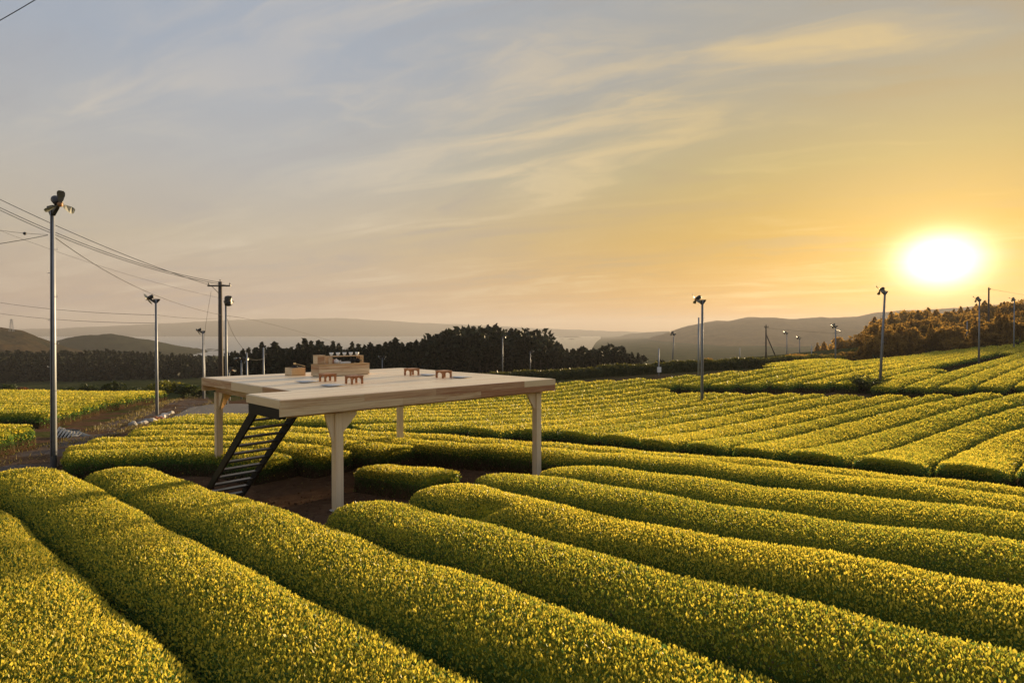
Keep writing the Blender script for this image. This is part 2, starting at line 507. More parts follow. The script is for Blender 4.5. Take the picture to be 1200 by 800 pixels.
def soil_mat():
    m, n = new_mat('soil and rough grass')
    g = n.n('ShaderNodeNewGeometry')
    pos = g.outputs['Position']
    a = n.noise(pos, 0.35, 6.0, 0.6); b = n.noise(pos, 3.0, 6.0, 0.65); c = n.noise(pos, 14.0, 4.0, 0.7)
    f = n.math('ADD', n.math('MULTIPLY', b, 0.6), n.math('MULTIPLY', c, 0.4))
    soil = n.ramp(f, [(0.30, (0.055, 0.032, 0.020)), (0.55, (0.115, 0.068, 0.042)), (0.72, (0.185, 0.125, 0.085))])
    grass = n.ramp(f, [(0.30, (0.035, 0.040, 0.014)), (0.55, (0.075, 0.075, 0.025)), (0.75, (0.15, 0.125, 0.05))])
    far = n.math('MAXIMUM', n.ss(n.vmath('LENGTH', pos), 58, 80), n.math('MULTIPLY', n.ss(n.vmath('LENGTH', pos), 24, 36), n.ss(a, 0.46, 0.58)))
    meadow = n.ramp(n.noise(pos, 0.04, 6.0, 0.6), [(0.35, (0.030, 0.038, 0.014)), (0.6, (0.060, 0.062, 0.024)), (0.75, (0.085, 0.075, 0.032))])
    col = n.mix(far, soil, grass)
    col = n.mix(n.ss(n.vmath('LENGTH', pos), 85, 120), col, meadow)
    bmp = n.n('ShaderNodeBump', Strength=0.8, Distance=0.05, Height=f)
    p = n.n('ShaderNodeBsdfDiffuse', Color=col, Roughness=0.5, Normal=bmp.outputs[0])
    finish(n, p)
    return m


M_SOIL = soil_mat()


def track_mat():
    m, n = new_mat('worn farm track')
    g = n.n('ShaderNodeNewGeometry'); pos = g.outputs['Position']
    a = n.noise(pos, 0.5, 5.0, 0.6); b = n.noise(pos, 7.0, 6.0, 0.7)
    gravel = n.ramp(b, [(0.3, (0.075, 0.058, 0.048)), (0.55, (0.135, 0.108, 0.092)), (0.75, (0.20, 0.17, 0.15))])
    earth = n.ramp(b, [(0.3, (0.055, 0.034, 0.022)), (0.7, (0.13, 0.082, 0.05))])
    col = n.mix(n.ss(a, 0.42, 0.58), gravel, earth)
    bmp = n.n('ShaderNodeBump', Strength=0.6, Distance=0.02, Height=b)
    p = n.n('ShaderNodeBsdfDiffuse', Color=col, Roughness=0.4, Normal=bmp.outputs[0])
    finish(n, p)
    return m


M_TRACK = track_mat()
M_ASPH = simple('grey asphalt', (0.075, 0.072, 0.075), 0.85, 0, 0.2, 3, 0.4, 60)


def hill_mat(name, c0, c1):
    m, n = new_mat(name)
    g = n.n('ShaderNodeNewGeometry'); pos = g.outputs['Position']
    a = n.noise(pos, 0.012, 8.0, 0.62)
    b = n.noise(pos, 0.10, 4.0, 0.6)
    f = n.math('ADD', n.math('MULTIPLY', a, 0.6), n.math('MULTIPLY', b, 0.4))
    col = n.ramp(f, [(0.35, c0), (0.65, c1)])
    bmp = n.n('ShaderNodeBump', Strength=1.0, Distance=6.0, Height=f)
    p = n.n('ShaderNodeBsdfDiffuse', Color=col, Roughness=0.5, Normal=bmp.outputs[0])
    finish(n, p)
    return m


M_HILL = hill_mat('wooded hill', (0.014, 0.018, 0.010), (0.034, 0.036, 0.018))
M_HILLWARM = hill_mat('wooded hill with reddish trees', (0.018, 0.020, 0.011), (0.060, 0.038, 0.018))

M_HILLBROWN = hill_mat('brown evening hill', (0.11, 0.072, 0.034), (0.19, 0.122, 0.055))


def sea_mat():
    m, n = new_mat('sea water')
    g = n.n('ShaderNodeNewGeometry')
    b = n.noise(g.outputs['Position'], 0.02, 4.0)
    bmp = n.n('ShaderNodeBump', Strength=0.3, Distance=2.0, Height=b)
    p = n.n('ShaderNodeBsdfPrincipled', Base_Color=(0.05, 0.07, 0.09, 1), Roughness=0.28, Normal=bmp.outputs[0])
    finish(n, p)
    return m


M_SEA = sea_mat()

# ------------------------------------------------------------------ ground, sea, hills
def grid_sheet(name, xs, ys, zf, mat, kind='structure', parent=None):
    X, Y = np.meshgrid(xs, ys)
    Z = zf(X, Y)
    nx, ny = len(xs), len(ys)
    idx = np.arange(nx * ny).reshape(ny, nx)
    q = np.stack([idx[:-1, :-1], idx[:-1, 1:], idx[1:, 1:], idx[1:, :-1]], -1).reshape(-1, 4)
    me = mesh_np(name, np.stack([X, Y, Z], -1).reshape(-1, 3), q.ravel(), np.full(len(q), 4), mat, smooth=True)
    o = link(name, me, parent)
    if kind: o['kind'] = kind
    return o


def warp(n, half, near):
    t = np.linspace(-1, 1, n)
    k = math.asinh(half / near)
    return np.sinh(t * k) * near


rngG = np.random.default_rng(3)


def ground_rough(X, Y):
    z = ground(X, Y)
    d = np.hypot(X, Y)
    z = z + np.where(d < 70, 0.018 * np.sin(X * 2.1 + 1.3 * np.sin(Y * 1.7)) * np.cos(Y * 2.6 + np.sin(X * 1.1)), 0)
    return z


yy = warp(270, 7500, 10); yy = yy[yy > -900]
grid_sheet('ground', warp(270, 7500, 10), yy, ground_rough, M_SOIL)
grid_sheet('sea', np.linspace(-9000, 9000, 24), np.linspace(650, 9000, 20), lambda X, Y: np.full(X.shape, CZ - 33.0), M_SEA)


def fbm(x, y, seed, oct=5):
    r = np.random.default_rng(seed); z = np.zeros(np.broadcast(x, y).shape); a = 1.0; f = 1.0
    for _ in range(oct):
        for _ in range(3):
            th = r.uniform(0, 6.28); z = z + a * np.sin((x * np.cos(th) + y * np.sin(th)) * f + r.uniform(0, 6.28)) / 3
        a *= 0.52; f *= 1.95
    return z


def ridge(name, sil, d, front, back, base, mat, seed, rough, nx=330, label=None, gul=0.18):
    """a hill whose crest, d metres ahead, runs through the outline"""
    px = np.linspace(sil[0][0], sil[-1][0], nx)
    py = np.interp(px, [a for a, b in sil], [b for a, b in sil])
    k = np.ones(7) / 7
    pys = np.convolve(np.pad(py, 3, mode='edge'), k, 'valid')
    x0 = (px - 600) / FPX * d; z0 = np.array([ray(a, b)[2] for a, b in zip(px, pys)]) * d + CZ
    rows = []
    rr_ = np.r_[np.linspace(-1, 0, 22), np.linspace(0.12, 1, 8)]
    for t in rr_:
        dist = d + (t * front if t < 0 else t * back)
        s = (1 - abs(t)) if t < 0 else (1 - t)
        prof = s * s * (3 - 2 * s) * 0.6 + s * 0.4
        X = x0 * (1 + (dist / d - 1) * 0.6)
        g = fbm(X / (d * 0.03), np.full(nx, dist) / (d * 0.03), seed)
        h = base + (z0 - base) * np.clip(prof * (1 + gul * g * (1 - s) * 1.6), 0, 1.02) + rough * fbm(X / (rough * 3.0), np.full(nx, dist) / (rough * 3.0), seed + 1, 4) * (0.35 + 0.65 * (1 - s))
        rows.append(np.stack([X, np.full(nx, dist), h], -1))
    V = np.concatenate(rows); ny = len(rr_)
    idx = np.arange(nx * ny).reshape(ny, nx)
    q = np.stack([idx[:-1, :-1], idx[:-1, 1:], idx[1:, 1:], idx[1:, :-1]], -1).reshape(-1, 4)
    o = link(name, mesh_np(name, V, q.ravel(), np.full(len(q), 4), mat, smooth=True))
    o['kind'] = 'structure'
    if label: o['label'] = label
    return o


ridge('mountain_range', [(-500, 392), (-200, 388), (0, 386), (60, 385), (150, 381), (240, 376.5), (290, 374), (400, 372.5), (440, 375), (500, 378.5), (560, 381), (640, 385), (750, 389), (820, 391), (1000, 393)],
      5600, 700, 900, CZ - 36, M_HILL, 11, 11.0, label='pale mountains across the bay on the horizon')
ridge('mountain', [(560, 412), (640, 404), (655, 402), (668, 404.5), (690, 402.5), (705, 400), (722, 396), (738, 391), (760, 389.5), (800, 387), (900, 384), (1100, 384)],
      3400, 500, 500, CZ - 36, M_HILL, 13, 9.0, label='far pale ridge left of the brown mountain')
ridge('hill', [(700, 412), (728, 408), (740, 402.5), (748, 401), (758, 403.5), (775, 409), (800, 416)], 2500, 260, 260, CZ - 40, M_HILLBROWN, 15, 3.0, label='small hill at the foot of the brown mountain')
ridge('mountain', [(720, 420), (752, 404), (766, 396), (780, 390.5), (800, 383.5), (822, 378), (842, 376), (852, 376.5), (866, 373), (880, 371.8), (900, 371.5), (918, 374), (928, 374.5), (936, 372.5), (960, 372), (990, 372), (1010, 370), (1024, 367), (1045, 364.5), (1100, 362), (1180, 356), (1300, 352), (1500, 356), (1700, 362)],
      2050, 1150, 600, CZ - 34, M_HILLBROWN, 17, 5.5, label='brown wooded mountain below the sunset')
ridge('hill', [(-420, 398), (-250, 388), (-120, 381), (-40, 380), (0, 383), (18, 387), (36, 393), (57, 403), (80, 412), (110, 424)], 620, 220, 200, CZ - 30, M_HILLWARM, 19, 2.2, label='dark hill with a pylon at the left edge', gul=0.3)
ridge('hill', [(-200, 410), (-60, 408), (20, 404), (57, 402), (80, 396.5), (100, 392.5), (122, 391), (138, 392), (155, 395), (178, 399), (205, 406), (228, 412.5), (255, 416.5), (310, 424), (420, 432), (520, 440)],
      980, 300, 260, CZ - 34, M_HILL, 21, 3.0, label='rounded dark hill beyond the left field')

# ------------------------------------------------------------------ tea hedges
LEAVES = [0]
SH = 0.55                     # height of a hedge's shoulder, where the dark gap between two rows is seen


def densify(P, n):
    P = np.array(P, float); s = np.r_[0, np.cumsum(np.hypot(*np.diff(P, axis=0).T))]
    t = np.linspace(0, s[-1], n)
    return np.c_[np.interp(t, s, P[:, 0]), np.interp(t, s, P[:, 1])]


def resample(P, step):
    s = np.r_[0, np.cumsum(np.hypot(*np.diff(P, axis=0).T))]
    n = max(3, int(s[-1] / step) + 1)
    t = np.linspace(0, s[-1], n)
    return np.c_[np.interp(t, s, P[:, 0]), np.interp(t, s, P[:, 1])]


def smooth_curve(W, e0, e1, deg=3, step=0.4):
    """a smooth curve through world points W, carried on straight by e0 and e1 metres at its ends"""
    W = W[:, :2]
    a, b = W[0], W[-1]; d = (b - a) / np.linalg.norm(b - a); nrm = np.array([-d[1], d[0]])
    u = (W - a) @ d; v = (W - a) @ nrm; L = u.max()
    A = np.stack([(u / L) ** i for i in range(deg + 1)], 1)
    reg = np.diag([0, 0] + [0.02 * 2 ** i for i in range(deg - 1)])
    c = np.linalg.solve(A.T @ A + reg, A.T @ v)
    f = lambda t: sum(ci * t ** i for i, ci in enumerate(c))
    df = lambda t: sum(i * ci * t ** (i - 1) for i, ci in enumerate(c) if i)
    uu = np.linspace(-e0, L + e1, int((L + e0 + e1) / step))
    t = np.clip(uu / L, 0, 1)
    vv = f(t) + (uu / L - t) * df(t)
    return a + uu[:, None] * d + vv[:, None] * nrm


def offset_curve(P, d):
    t = np.gradient(P, axis=0); t /= np.linalg.norm(t, axis=1)[:, None]
    return P + d * np.c_[-t[:, 1], t[:, 0]]


def mid_curve(A, B, gap=0.03, lo=0.5, hi=1.14):
    """centre line and half width of the hedge between the gap curves A and B"""
    D = ((A[:, None] - B[None]) ** 2).sum(-1); k = D.argmin(1)
    Cn = (A + B[k]) / 2; hw = np.clip(np.sqrt(D.min(1)) / 2 - gap / 2, lo, hi)
    kk = np.ones(9) / 9
    hw = np.convolve(np.pad(hw, 4, mode='edge'), kk, 'valid')
    Cs = np.stack([np.convolve(np.pad(Cn[:, i], 4, mode='reflect', reflect_type='odd'), kk, 'valid') for i in (0, 1)], 1)
    return Cs, hw


def cut(P, hw, a, b):
    """the stretch of a centre line between the points nearest a and b (None: to its end)"""
    i0 = 0 if a is None else int(((P - np.asarray(a)[:2]) ** 2).sum(1).argmin())
    i1 = len(P) - 1 if b is None else int(((P - np.asarray(b)[:2]) ** 2).sum(1).argmin())
    if i1 < i0: i0, i1 = i1, i0
    return P[i0:i1 + 1], hw[i0:i1 + 1]


def inside(P, poly):
    x, y = P[:, 0], P[:, 1]; r = np.zeros(len(P), bool); n = len(poly); j = n - 1
    for i in range(n):
        xi, yi = poly[i]; xj, yj = poly[j]
        c = ((yi > y) != (yj > y)) & (x < (xj - xi) * (y - yi) / (yj - yi + 1e-12) + xi)
        r ^= c; j = i
    return r


def runs(mask, minlen):
    out = []; i = 0
    while i < len(mask):
        if mask[i]:
            j = i
            while j + 1 < len(mask) and mask[j + 1]: j += 1
            if j - i + 1 >= minlen: out.append((i, j))
            i = j + 1
        else: i += 1
    return out


def _outline(p, q):
    u = np.linspace(-1, 1, 2001); u = np.sign(u) * (1 - (1 - np.abs(u)) ** 1.6)
    z = (1 - np.abs(u) ** p) ** (1 / q)
    s = np.r_[0, np.cumsum(np.hypot(np.diff(u) * 1.15, np.diff(z)))]
    return u, z, s / s[-1]


def _arch(c, n):
    """a low arch over upright sides, the shape the clipping machine leaves"""
    u = np.linspace(-1, 1, 2001); u = np.sign(u) * (1 - (1 - np.abs(u)) ** 2.0)
    z = (1 - c * u * u) * np.sqrt(np.clip(1 - np.abs(u) ** n, 0, 1))
    s = np.r_[0, np.cumsum(np.hypot(np.diff(u) * 1.15, np.diff(z)))]
    return u, z, s / s[-1]


OUTLINES = {'round': _arch(0.13, 9.0), 'flat': _arch(0.10, 14.0)}


def profile(th, shape='round'):
    """across a clipped row: place and height at th (0 to pi) along its outline"""
    u, z, s = OUTLINES[shape]
    q = 1 - np.clip(np.asarray(th) / math.pi, 0, 1)
    return np.interp(q, s, u), np.interp(q, s, z)


def tea_hedge(P, hw, label, group, h=0.78, seed=0, round0=0.55, round1=0.55, cover=1.0, name='tea_hedge', shape='round', bare=0.42, hollow=None):
    """one row of clipped tea: a body with its own leaves"""
    rng = np.random.default_rng(seed + 100)
    mid = P[len(P) // 2]; dmin = np.hypot(P[:, 0], P[:, 1]).min()
    step = 0.3 if dmin < 16 else (0.5 if dmin < 28 else 1.0)
    s0 = np.r_[0, np.cumsum(np.hypot(*np.diff(P, axis=0).T))]; L = s0[-1]
    if L < 0.8: return None
    n = max(5, int(L / step) + 1)
    # denser rings at the two ends so that they round off
    t = np.linspace(0, L, n)
    t = np.unique(np.r_[t, [0.06, 0.15, 0.3, 0.45], [L - 0.06, L - 0.15, L - 0.3, L - 0.45]]); t = t[(t >= 0) & (t <= L)]
    n = len(t)
    Cx = np.interp(t, s0, P[:, 0]); Cy = np.interp(t, s0, P[:, 1]); W = np.interp(t, s0, hw)
    tx = np.gradient(Cx, t); ty = np.gradient(Cy, t); l = np.hypot(tx, ty); tx /= l; ty /= l
    nx_, ny_ = -ty, tx

    def end_k(tt):
        k = np.ones_like(tt)
        for d, rr_ in ((tt, round0), (L - tt, round1)):
            if rr_ > 0:
                q = np.clip(d / rr_, 0, 1); lo_ = 0.30 if rr_ > 0.35 else 0.80
                k = np.minimum(k, lo_ + (1 - lo_) * np.sqrt(np.clip(1 - (1 - q) ** 2, 0, 1)))
        return k

    K = end_k(t)
    Gz = ground(Cx, Cy)
    ph = rng.uniform(0, 6.28, 4)
    wk_ = 1.0 if shape == 'round' else 0.45
    wob = lambda tt: wk_ * 0.022 * np.sin(tt * 1.1 + ph[0]) + wk_ * 0.016 * np.sin(tt * 2.7 + ph[1])
    npt = 15 if dmin < 16 else (11 if dmin < 40 else 9)
    th = np.linspace(0, math.pi, npt)
    lat, zz = profile(th, shape)
    Wd = (W * (1 + 0.03 * np.sin(t * 1.9 + ph[2])))[:, None] * K[:, None]
    Hd = (h + wob(t)) * (0.80 + 0.20 * K)
    lump = 1 + (0.02 if dmin < 16 else 0.006) * rng.standard_normal((n, npt))
    V = np.stack([Cx[:, None] + nx_[:, None] * lat * Wd * 0.96 * lump, Cy[:, None] + ny_[:, None] * lat * Wd * 0.96 * lump,
                  Gz[:, None] - 0.06 + zz * (Hd[:, None] * 0.96 + 0.06) * lump], -1)
    if hollow is not None:
        k_ = np.exp(-(((V[..., 0] - hollow[0]) ** 2 + (V[..., 1] - hollow[1]) ** 2) / hollow[2] ** 2))
        V[..., 2] -= 0.26 * k_ * (zz > 0.3)
    idx = np.arange(n * npt).reshape(n, npt)
    q = np.stack([idx[:-1, :-1], idx[1:, :-1], idx[1:, 1:], idx[:-1, 1:]], -1).reshape(-1, 4)
    flat = np.r_[q.ravel(), idx[0, :], idx[-1, ::-1]]; sizes = np.r_[np.full(len(q), 4), npt, npt]
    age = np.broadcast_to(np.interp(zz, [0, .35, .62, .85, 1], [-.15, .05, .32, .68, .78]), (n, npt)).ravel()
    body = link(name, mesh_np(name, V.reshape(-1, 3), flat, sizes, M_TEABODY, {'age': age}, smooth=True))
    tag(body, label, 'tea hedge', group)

    # --- leaves
    per = W.mean() * 2.9
    pts_s = []; pts_th = []; pts_e = []
    ds = 2.0
    for a in np.arange(0, L, ds):
        b = min(a + ds, L); sm = (a + b) / 2
        x, y = np.interp(sm, t, Cx), np.interp(sm, t, Cy)
        if y < 0.6: continue
        px = 600 + FPX * x / y
        d = math.hypot(x, y)
        if px < -800 or px > 2100 or ((px < -170 or px > 1370) and d > 45): continue
        aside = 2.2 if (px < -170 or px > 1370) else 1.0
        sz = max(0.031, 0.0024 * min(d, 40.0) + 0.0012 * max(d - 40.0, 0.0)) * aside
        dens = cover * (1.20 if d < 18 else (0.86 if d < 34 else 0.46)) / (0.30 * sz * sz)
        k = rng.poisson(dens * per * (b - a))
        pts_s.append(rng.uniform(a, b, k)); pts_th.append(rng.uniform(0, math.pi, k)); pts_e.append(np.full(k, sz))
    if not pts_s: return body
    S_ = np.concatenate(pts_s); T_ = np.concatenate(pts_th); Z_ = np.concatenate(pts_e)
    lt, zt = profile(T_, shape)
    cx = np.interp(S_, t, Cx); cy = np.interp(S_, t, Cy); ww = np.interp(S_, t, W); g = np.interp(S_, t, Gz)
    nx2 = np.interp(S_, t, nx_); ny2 = np.interp(S_, t, ny_)
    k = end_k(S_); hh = (h + wob(S_)) * (0.80 + 0.20 * k)
    ww = ww * (1 + 0.03 * np.sin(S_ * 1.9 + ph[2])) * k
    pos = np.stack([cx + nx2 * lt * ww, cy + ny2 * lt * ww, g + zt * hh], -1)
    e = 0.02
    l1, z1 = profile(np.clip(T_ + e, 0, math.pi), shape); l0, z0 = profile(np.clip(T_ - e, 0, math.pi), shape)
    dl = (l1 - l0) * ww; dzz = (z1 - z0) * hh
    nl = np.hypot(dl, dzz) + 1e-9; no_lat = dzz / nl; no_z = -dl / nl
    nrm = np.stack([nx2 * no_lat, ny2 * no_lat, no_z], -1)
    capn = np.zeros(len(S_), bool)
    # leaves on the two end faces
    ex = []
    for se, sg in ((0.0, -1.0), (L, 1.0)):
        x, y = np.interp(se, t, Cx), np.interp(se, t, Cy)
        px = 600 + FPX * x / max(y, 0.1); d = math.hypot(x, y)
        if y < 0.6 or px < -600 or px > 1900: continue
        sz = max(0.031, 0.0024 * min(d, 40.0) + 0.0012 * max(d - 40.0, 0.0)); wk = np.interp(se, t, W) * end_k(np.array([se]))[0]
        cnt = rng.poisson(1.3 * cover / (0.30 * sz * sz) * 2 * wk * h)
        la = rng.uniform(-1, 1, cnt); za = rng.uniform(0, 1, cnt) ** 0.8
        ok = za < (1 - np.abs(la) ** 4) ** 0.5
        la, za = la[ok], za[ok]
        tv = np.array([np.interp(se, t, tx), np.interp(se, t, ty)])
        nv = np.array([-tv[1], tv[0]])
        pp = np.c_[x + nv[0] * la * wk + sg * tv[0] * 0.02, y + nv[1] * la * wk + sg * tv[1] * 0.02, np.interp(se, t, Gz) + za * h * 0.85]
        ex.append((pp, np.tile(np.r_[sg * tv, 0.0], (len(la), 1)), za * 0.9, np.full(len(la), sz)))
    zfrac = zt
    if ex:
        pos = np.concatenate([pos] + [a[0] for a in ex]); nrm = np.concatenate([nrm] + [a[1] for a in ex])
        zfrac = np.concatenate([zt] + [a[2] for a in ex]); Z_ = np.concatenate([Z_] + [a[3] for a in ex])
    # drop most of what faces away from the photograph's side of the row
    tocam = np.array([0, 0, CZ]) - pos; tocam /= np.linalg.norm(tocam, axis=1)[:, None]
    facing = (tocam * nrm).sum(1)
    keep = (facing > -0.22) | (rng.random(len(pos)) < 0.2)
    pos, nrm, zfrac, Z_ = pos[keep], nrm[keep], zfrac[keep], Z_[keep]
    m = len(pos)
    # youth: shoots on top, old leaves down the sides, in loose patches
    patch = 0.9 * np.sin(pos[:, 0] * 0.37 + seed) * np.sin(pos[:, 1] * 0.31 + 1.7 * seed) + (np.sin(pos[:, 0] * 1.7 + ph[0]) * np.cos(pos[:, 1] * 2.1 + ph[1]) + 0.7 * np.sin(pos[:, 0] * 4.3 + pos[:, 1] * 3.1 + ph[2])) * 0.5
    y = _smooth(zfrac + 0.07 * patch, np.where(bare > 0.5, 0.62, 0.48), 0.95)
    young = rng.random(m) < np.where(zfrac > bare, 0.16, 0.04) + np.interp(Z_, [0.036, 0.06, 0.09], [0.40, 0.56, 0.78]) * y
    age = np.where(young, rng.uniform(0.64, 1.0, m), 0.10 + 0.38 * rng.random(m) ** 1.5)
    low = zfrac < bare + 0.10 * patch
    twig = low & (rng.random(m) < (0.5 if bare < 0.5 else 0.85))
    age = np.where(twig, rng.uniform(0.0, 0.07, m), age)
    drop = low & (rng.random(m) < (0.25 if bare < 0.5 else 0.42))
    if hollow is not None:
        k_ = np.exp(-(((pos[:, 0] - hollow[0]) ** 2 + (pos[:, 1] - hollow[1]) ** 2) / hollow[2] ** 2))
        pos[:, 2] -= 0.26 * k_ * (zfrac > 0.3); hole = k_ > rng.uniform(0.25, 0.8, m)
        young &= ~hole; age = np.where(hole & ~twig, rng.uniform(0.10, 0.26, m), age); drop |= hole & (rng.random(m) < 0.5)
    up = np.array([0, 0, 1.0])
    rv = rng.standard_normal((m, 3))
    d = nrm * 0.45 + up * np.where(young, np.interp(Z_, [0.05, 0.09], [0.75, 0.42]), 0.25)[:, None] + rv * np.where(young, np.interp(Z_, [0.05, 0.09], [0.42, 0.62]), 0.6)[:, None]
    d = np.where(twig[:, None], up * 1.0 + rv * 0.25, d)
    d /= np.linalg.norm(d, axis=1)[:, None]
    sd = np.cross(d, rng.standard_normal((m, 3))); sd /= np.linalg.norm(sd, axis=1)[:, None] + 1e-9
    fn = np.cross(sd, d)
    ln = Z_ * np.exp(rng.normal(0, 0.22, m)) * np.where(young, 1.08, 1.0); ln = np.where(twig, ln * 2.2, ln)
    wd = np.where(twig, ln * 0.055, ln * rng.uniform(0.20, 0.30, m))
    base = pos + nrm * (np.where(young, rng.uniform(-0.02, 0.035, m), rng.uniform(-0.04, 0.015, m)) * np.where(Z_ > 0.06, 0.8, 1.0))[:, None]
    base = np.where(twig[:, None], pos - nrm * 0.03, base)
    v0 = base - d * (0.25 * ln)[:, None]
    v1 = base + d * (0.25 * ln)[:, None] + sd * wd[:, None] + fn * (0.35 * wd)[:, None]
    v2 = base + d * (0.78 * ln)[:, None]
    v3 = base + d * (0.25 * ln)[:, None] - sd * wd[:, None] + fn * (0.35 * wd)[:, None]
    ok = ~drop
    nv = 4 if dmin < 8.5 else 3
    if nv == 3: V = np.stack([v0 * 0.35 + v1 * 0.65 + sd * (0.5 * wd)[:, None], v2, v0 * 0.35 + v3 * 0.65 - sd * (0.5 * wd)[:, None]], 1)
    else: V = np.stack([v0, v1, v2, v3], 1)
    V = V[ok].reshape(-1, 3); age = np.clip(age[ok] + np.where(age[ok] > 0.09, rng.uniform(-0.05, 0.05), 0), 0, 1); m = len(age)
    LEAVES[0] += m * (nv - 2)
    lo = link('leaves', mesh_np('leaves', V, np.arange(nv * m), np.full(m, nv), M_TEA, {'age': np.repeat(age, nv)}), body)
    lo['kind'] = 'stuff'
    return body


GF = {1: [(0,585),(43,617),(83,653),(123,683),(167,717),(207,753),(253,798)],
 2: [(78,552),(100,563),(133,580),(200,617),(267,653),(333,683),(400,710),(433,730),(500,763),(573,795)],
 3: [(150,543.5),(215,558),(300,590),(370,606),(400,622),(450,641),(500,656),(567,679),(600,690),(650,704),(700,720),(750,738),(800,753),(850,770),(900,784)],
 4: [(475,586),(510,602),(560,614),(600,624),(650,633),(700,645),(750,658),(800,669),(850,681),(900,692),(950,702),(1000,716),(1050,729),(1100,740),(1150,754),(1200,765)],
 5: [(545,563),(570,574),(600,583),(650,592),(700,601),(750,611),(800,620),(850,629),(900,638),(950,645),(1000,654),(1050,661),(1100,670),(1150,679),(1200,689)],
 6: [(530,546),(580,551),(600,555),(650,561),(700,569),(750,577),(800,585),(850,593),(900,600),(975,609),(1050,620),(1125,630),(1200,639)],
 7: [(600,541),(637,546),(700,549),(750,556),(800,561),(850,567),(900,571.5),(975,581),(1050,590),(1125,599),(1200,606)],
 8: [(475,512),(535,516.5),(600,524.5),(700,535),(800,545.5),(900,554),(1000,565),(1100,575),(1200,582)],
 9: [(500,505),(530,507),(567,513),(600,518),(700,529),(800,538.5),(900,546.5),(1000,558),(1100,567),(1200,574)]}
GL = {5: [(68,531.5),(110,532.5),(143,531.7),(177,528),(210,525),(248,521.7),(345,535.5)],
 6: [(87.5,525),(110,523.5),(143,523.5),(177,521.5),(210,518),(248,515),(345,521),(420,529)],
 7: [(102,518.5),(127,517),(160,516.3),(193,514),(248,509.5),(345,514),(430,518),(477,522.5)],
 8: [(124,512),(143,510),(177,509),(210,507),(248,504),(345,506)],
 9: [(146,505),(177,503),(248,500),(345,501.5)]}
GM = [[(1096,549),(1117,534),(1162,516),(1200,502)],
 [(1007,542),(1040,527),(1115,505),(1150,492),(1200,475)],
 [(934,535),(957,524),(1050,504),(1125,480),(1185,464)],
 [(871,529),(900,519),(982,499),(1050,483),(1112,470),(1150,462)],
 [(807,524),(865,512),(900,505),(975,490),(1050,473),(1100,462)],
 [(755,519),(815,507),(900,492),(975,476),(1025,467)],
 [(703,514),(747,507),(790,499.5),(840,490),(915,477),(990,462)],
 [(660,508),(707,502),(747,496),(840,484),(915,470),(960,462)],
 [(602,508),(640,502),(707,494),(790,482.5),(840,475)],
 [(530,506.5),(640,496.3),(707,488.5),(773,480),(840,470)],
 [(167,500),(193,498),(248,496.5),(500,500.5),(640,491),(707,484),(840,467)],
 [(180,496),(248,493),(500,495),(640,487),(707,480),(840,464)]]

wl = lambda pl, off=SH: hits(pl, off)
dn = lambda pl, n=14: hits(densify(pl, n), SH)
CF = {k: smooth_curve(dn(g), 9.0, 12.0, 3) for k, g in GF.items()}
CF[0] = offset_curve(CF[1], -2.25); CF[-1] = offset_curve(CF[1], -4.1)
# rows 8 and 9 run on from the left of the deck to the far right
CF[8] = smooth_curve(np.concatenate([dn(GL[8], 10), dn(GF[8], 12)]), 2.0, 12.0, 5)
CF[9] = smooth_curve(np.concatenate([dn(GL[9], 10), dn(GF[9], 12)]), 2.0, 12.0, 5)
CL = {k: smooth_curve(dn(GL[k]), 3.0, 4.0, 3) for k in (5, 6, 7)}
CL[4] = offset_curve(CL[5], -1.75)

FG = 'clipped tea hedges of the near field'


def frow(a, b, p0, p1, label, seed, curves=CF, r0=0.7, r1=0.6, group=FG, h=0.65, bare=0.42, hollow=None):
    P, hw = mid_curve(curves[a], curves[b])
    q0 = None if p0 is None else hit(p0[0], p0[1], SH)
    q1 = None if p1 is None else hit(p1[0], p1[1], SH)
    P, hw = cut(P, hw, q0, q1)
    return tea_hedge(P, hw, label, group, h, seed, r0, r1, bare=bare, hollow=hollow)


frow(-1, 0, None, None, 'closest tea hedge, running out below the bottom left corner', 1)
frow(0, 1, None, None, 'broad tea hedge filling the bottom left corner of the view', 2)
frow(1, 2, (-45, 560), None, 'broad tea hedge ending at the foot of the tallest fan pole', 3, r0=1.2)
frow(2, 3, (112, 551), None, 'long tea hedge passing just in front of the black stairs', 4, r0=1.2)
frow(3, 4, (358, 602), None, 'tea hedge with its rounded end at the foot of the front deck post', 5, r0=1.0)
frow(4, 5, (460, 582), None, 'tea hedge with a dark hollow near its rounded end', 6, r0=1.0, hollow=(*hit(562, 603, 0.5)[:2], 0.34))
frow(5, 6, (538, 562), None, 'tea hedge starting right of the short stub of hedge', 7, r0=0.9)
frow(6, 7, (645, 551), None, 'tea hedge starting at the foot of the right deck post', 8, r0=0.9)
frow(7, 8, (124, 515), None, 'long tea hedge passing under the deck behind the bare soil', 9) if False else None
CF[7.5] = offset_curve(CF[8], -1.75)
frow(7.5, 8, (118, 516), None, 'long tea hedge bordering the bare soil and passing behind the right deck post', 9, r0=0.5, bare=0.66)
frow(8, 9, (140, 508), None, 'last unbroken tea hedge before the dark cut edge of the middle field', 10, r0=0.5)
frow(4, 5, (66, 537), (342, 541), 'tea hedge with its twiggy end behind the black stairs', 11, CL, 0.4, 0.25, 'tea hedges between the track and the deck', bare=0.68)
frow(5, 6, (86, 529), (417, 533), 'tea hedge with its twiggy end just left of the front deck post', 12, CL, 0.4, 0.25, 'tea hedges between the track and the deck', bare=0.68)
frow(6, 7, (100, 521), (472, 527), 'tea hedge with its end beside the back deck post', 13, CL, 0.4, 0.25, 'tea hedges between the track and the deck', bare=0.68)
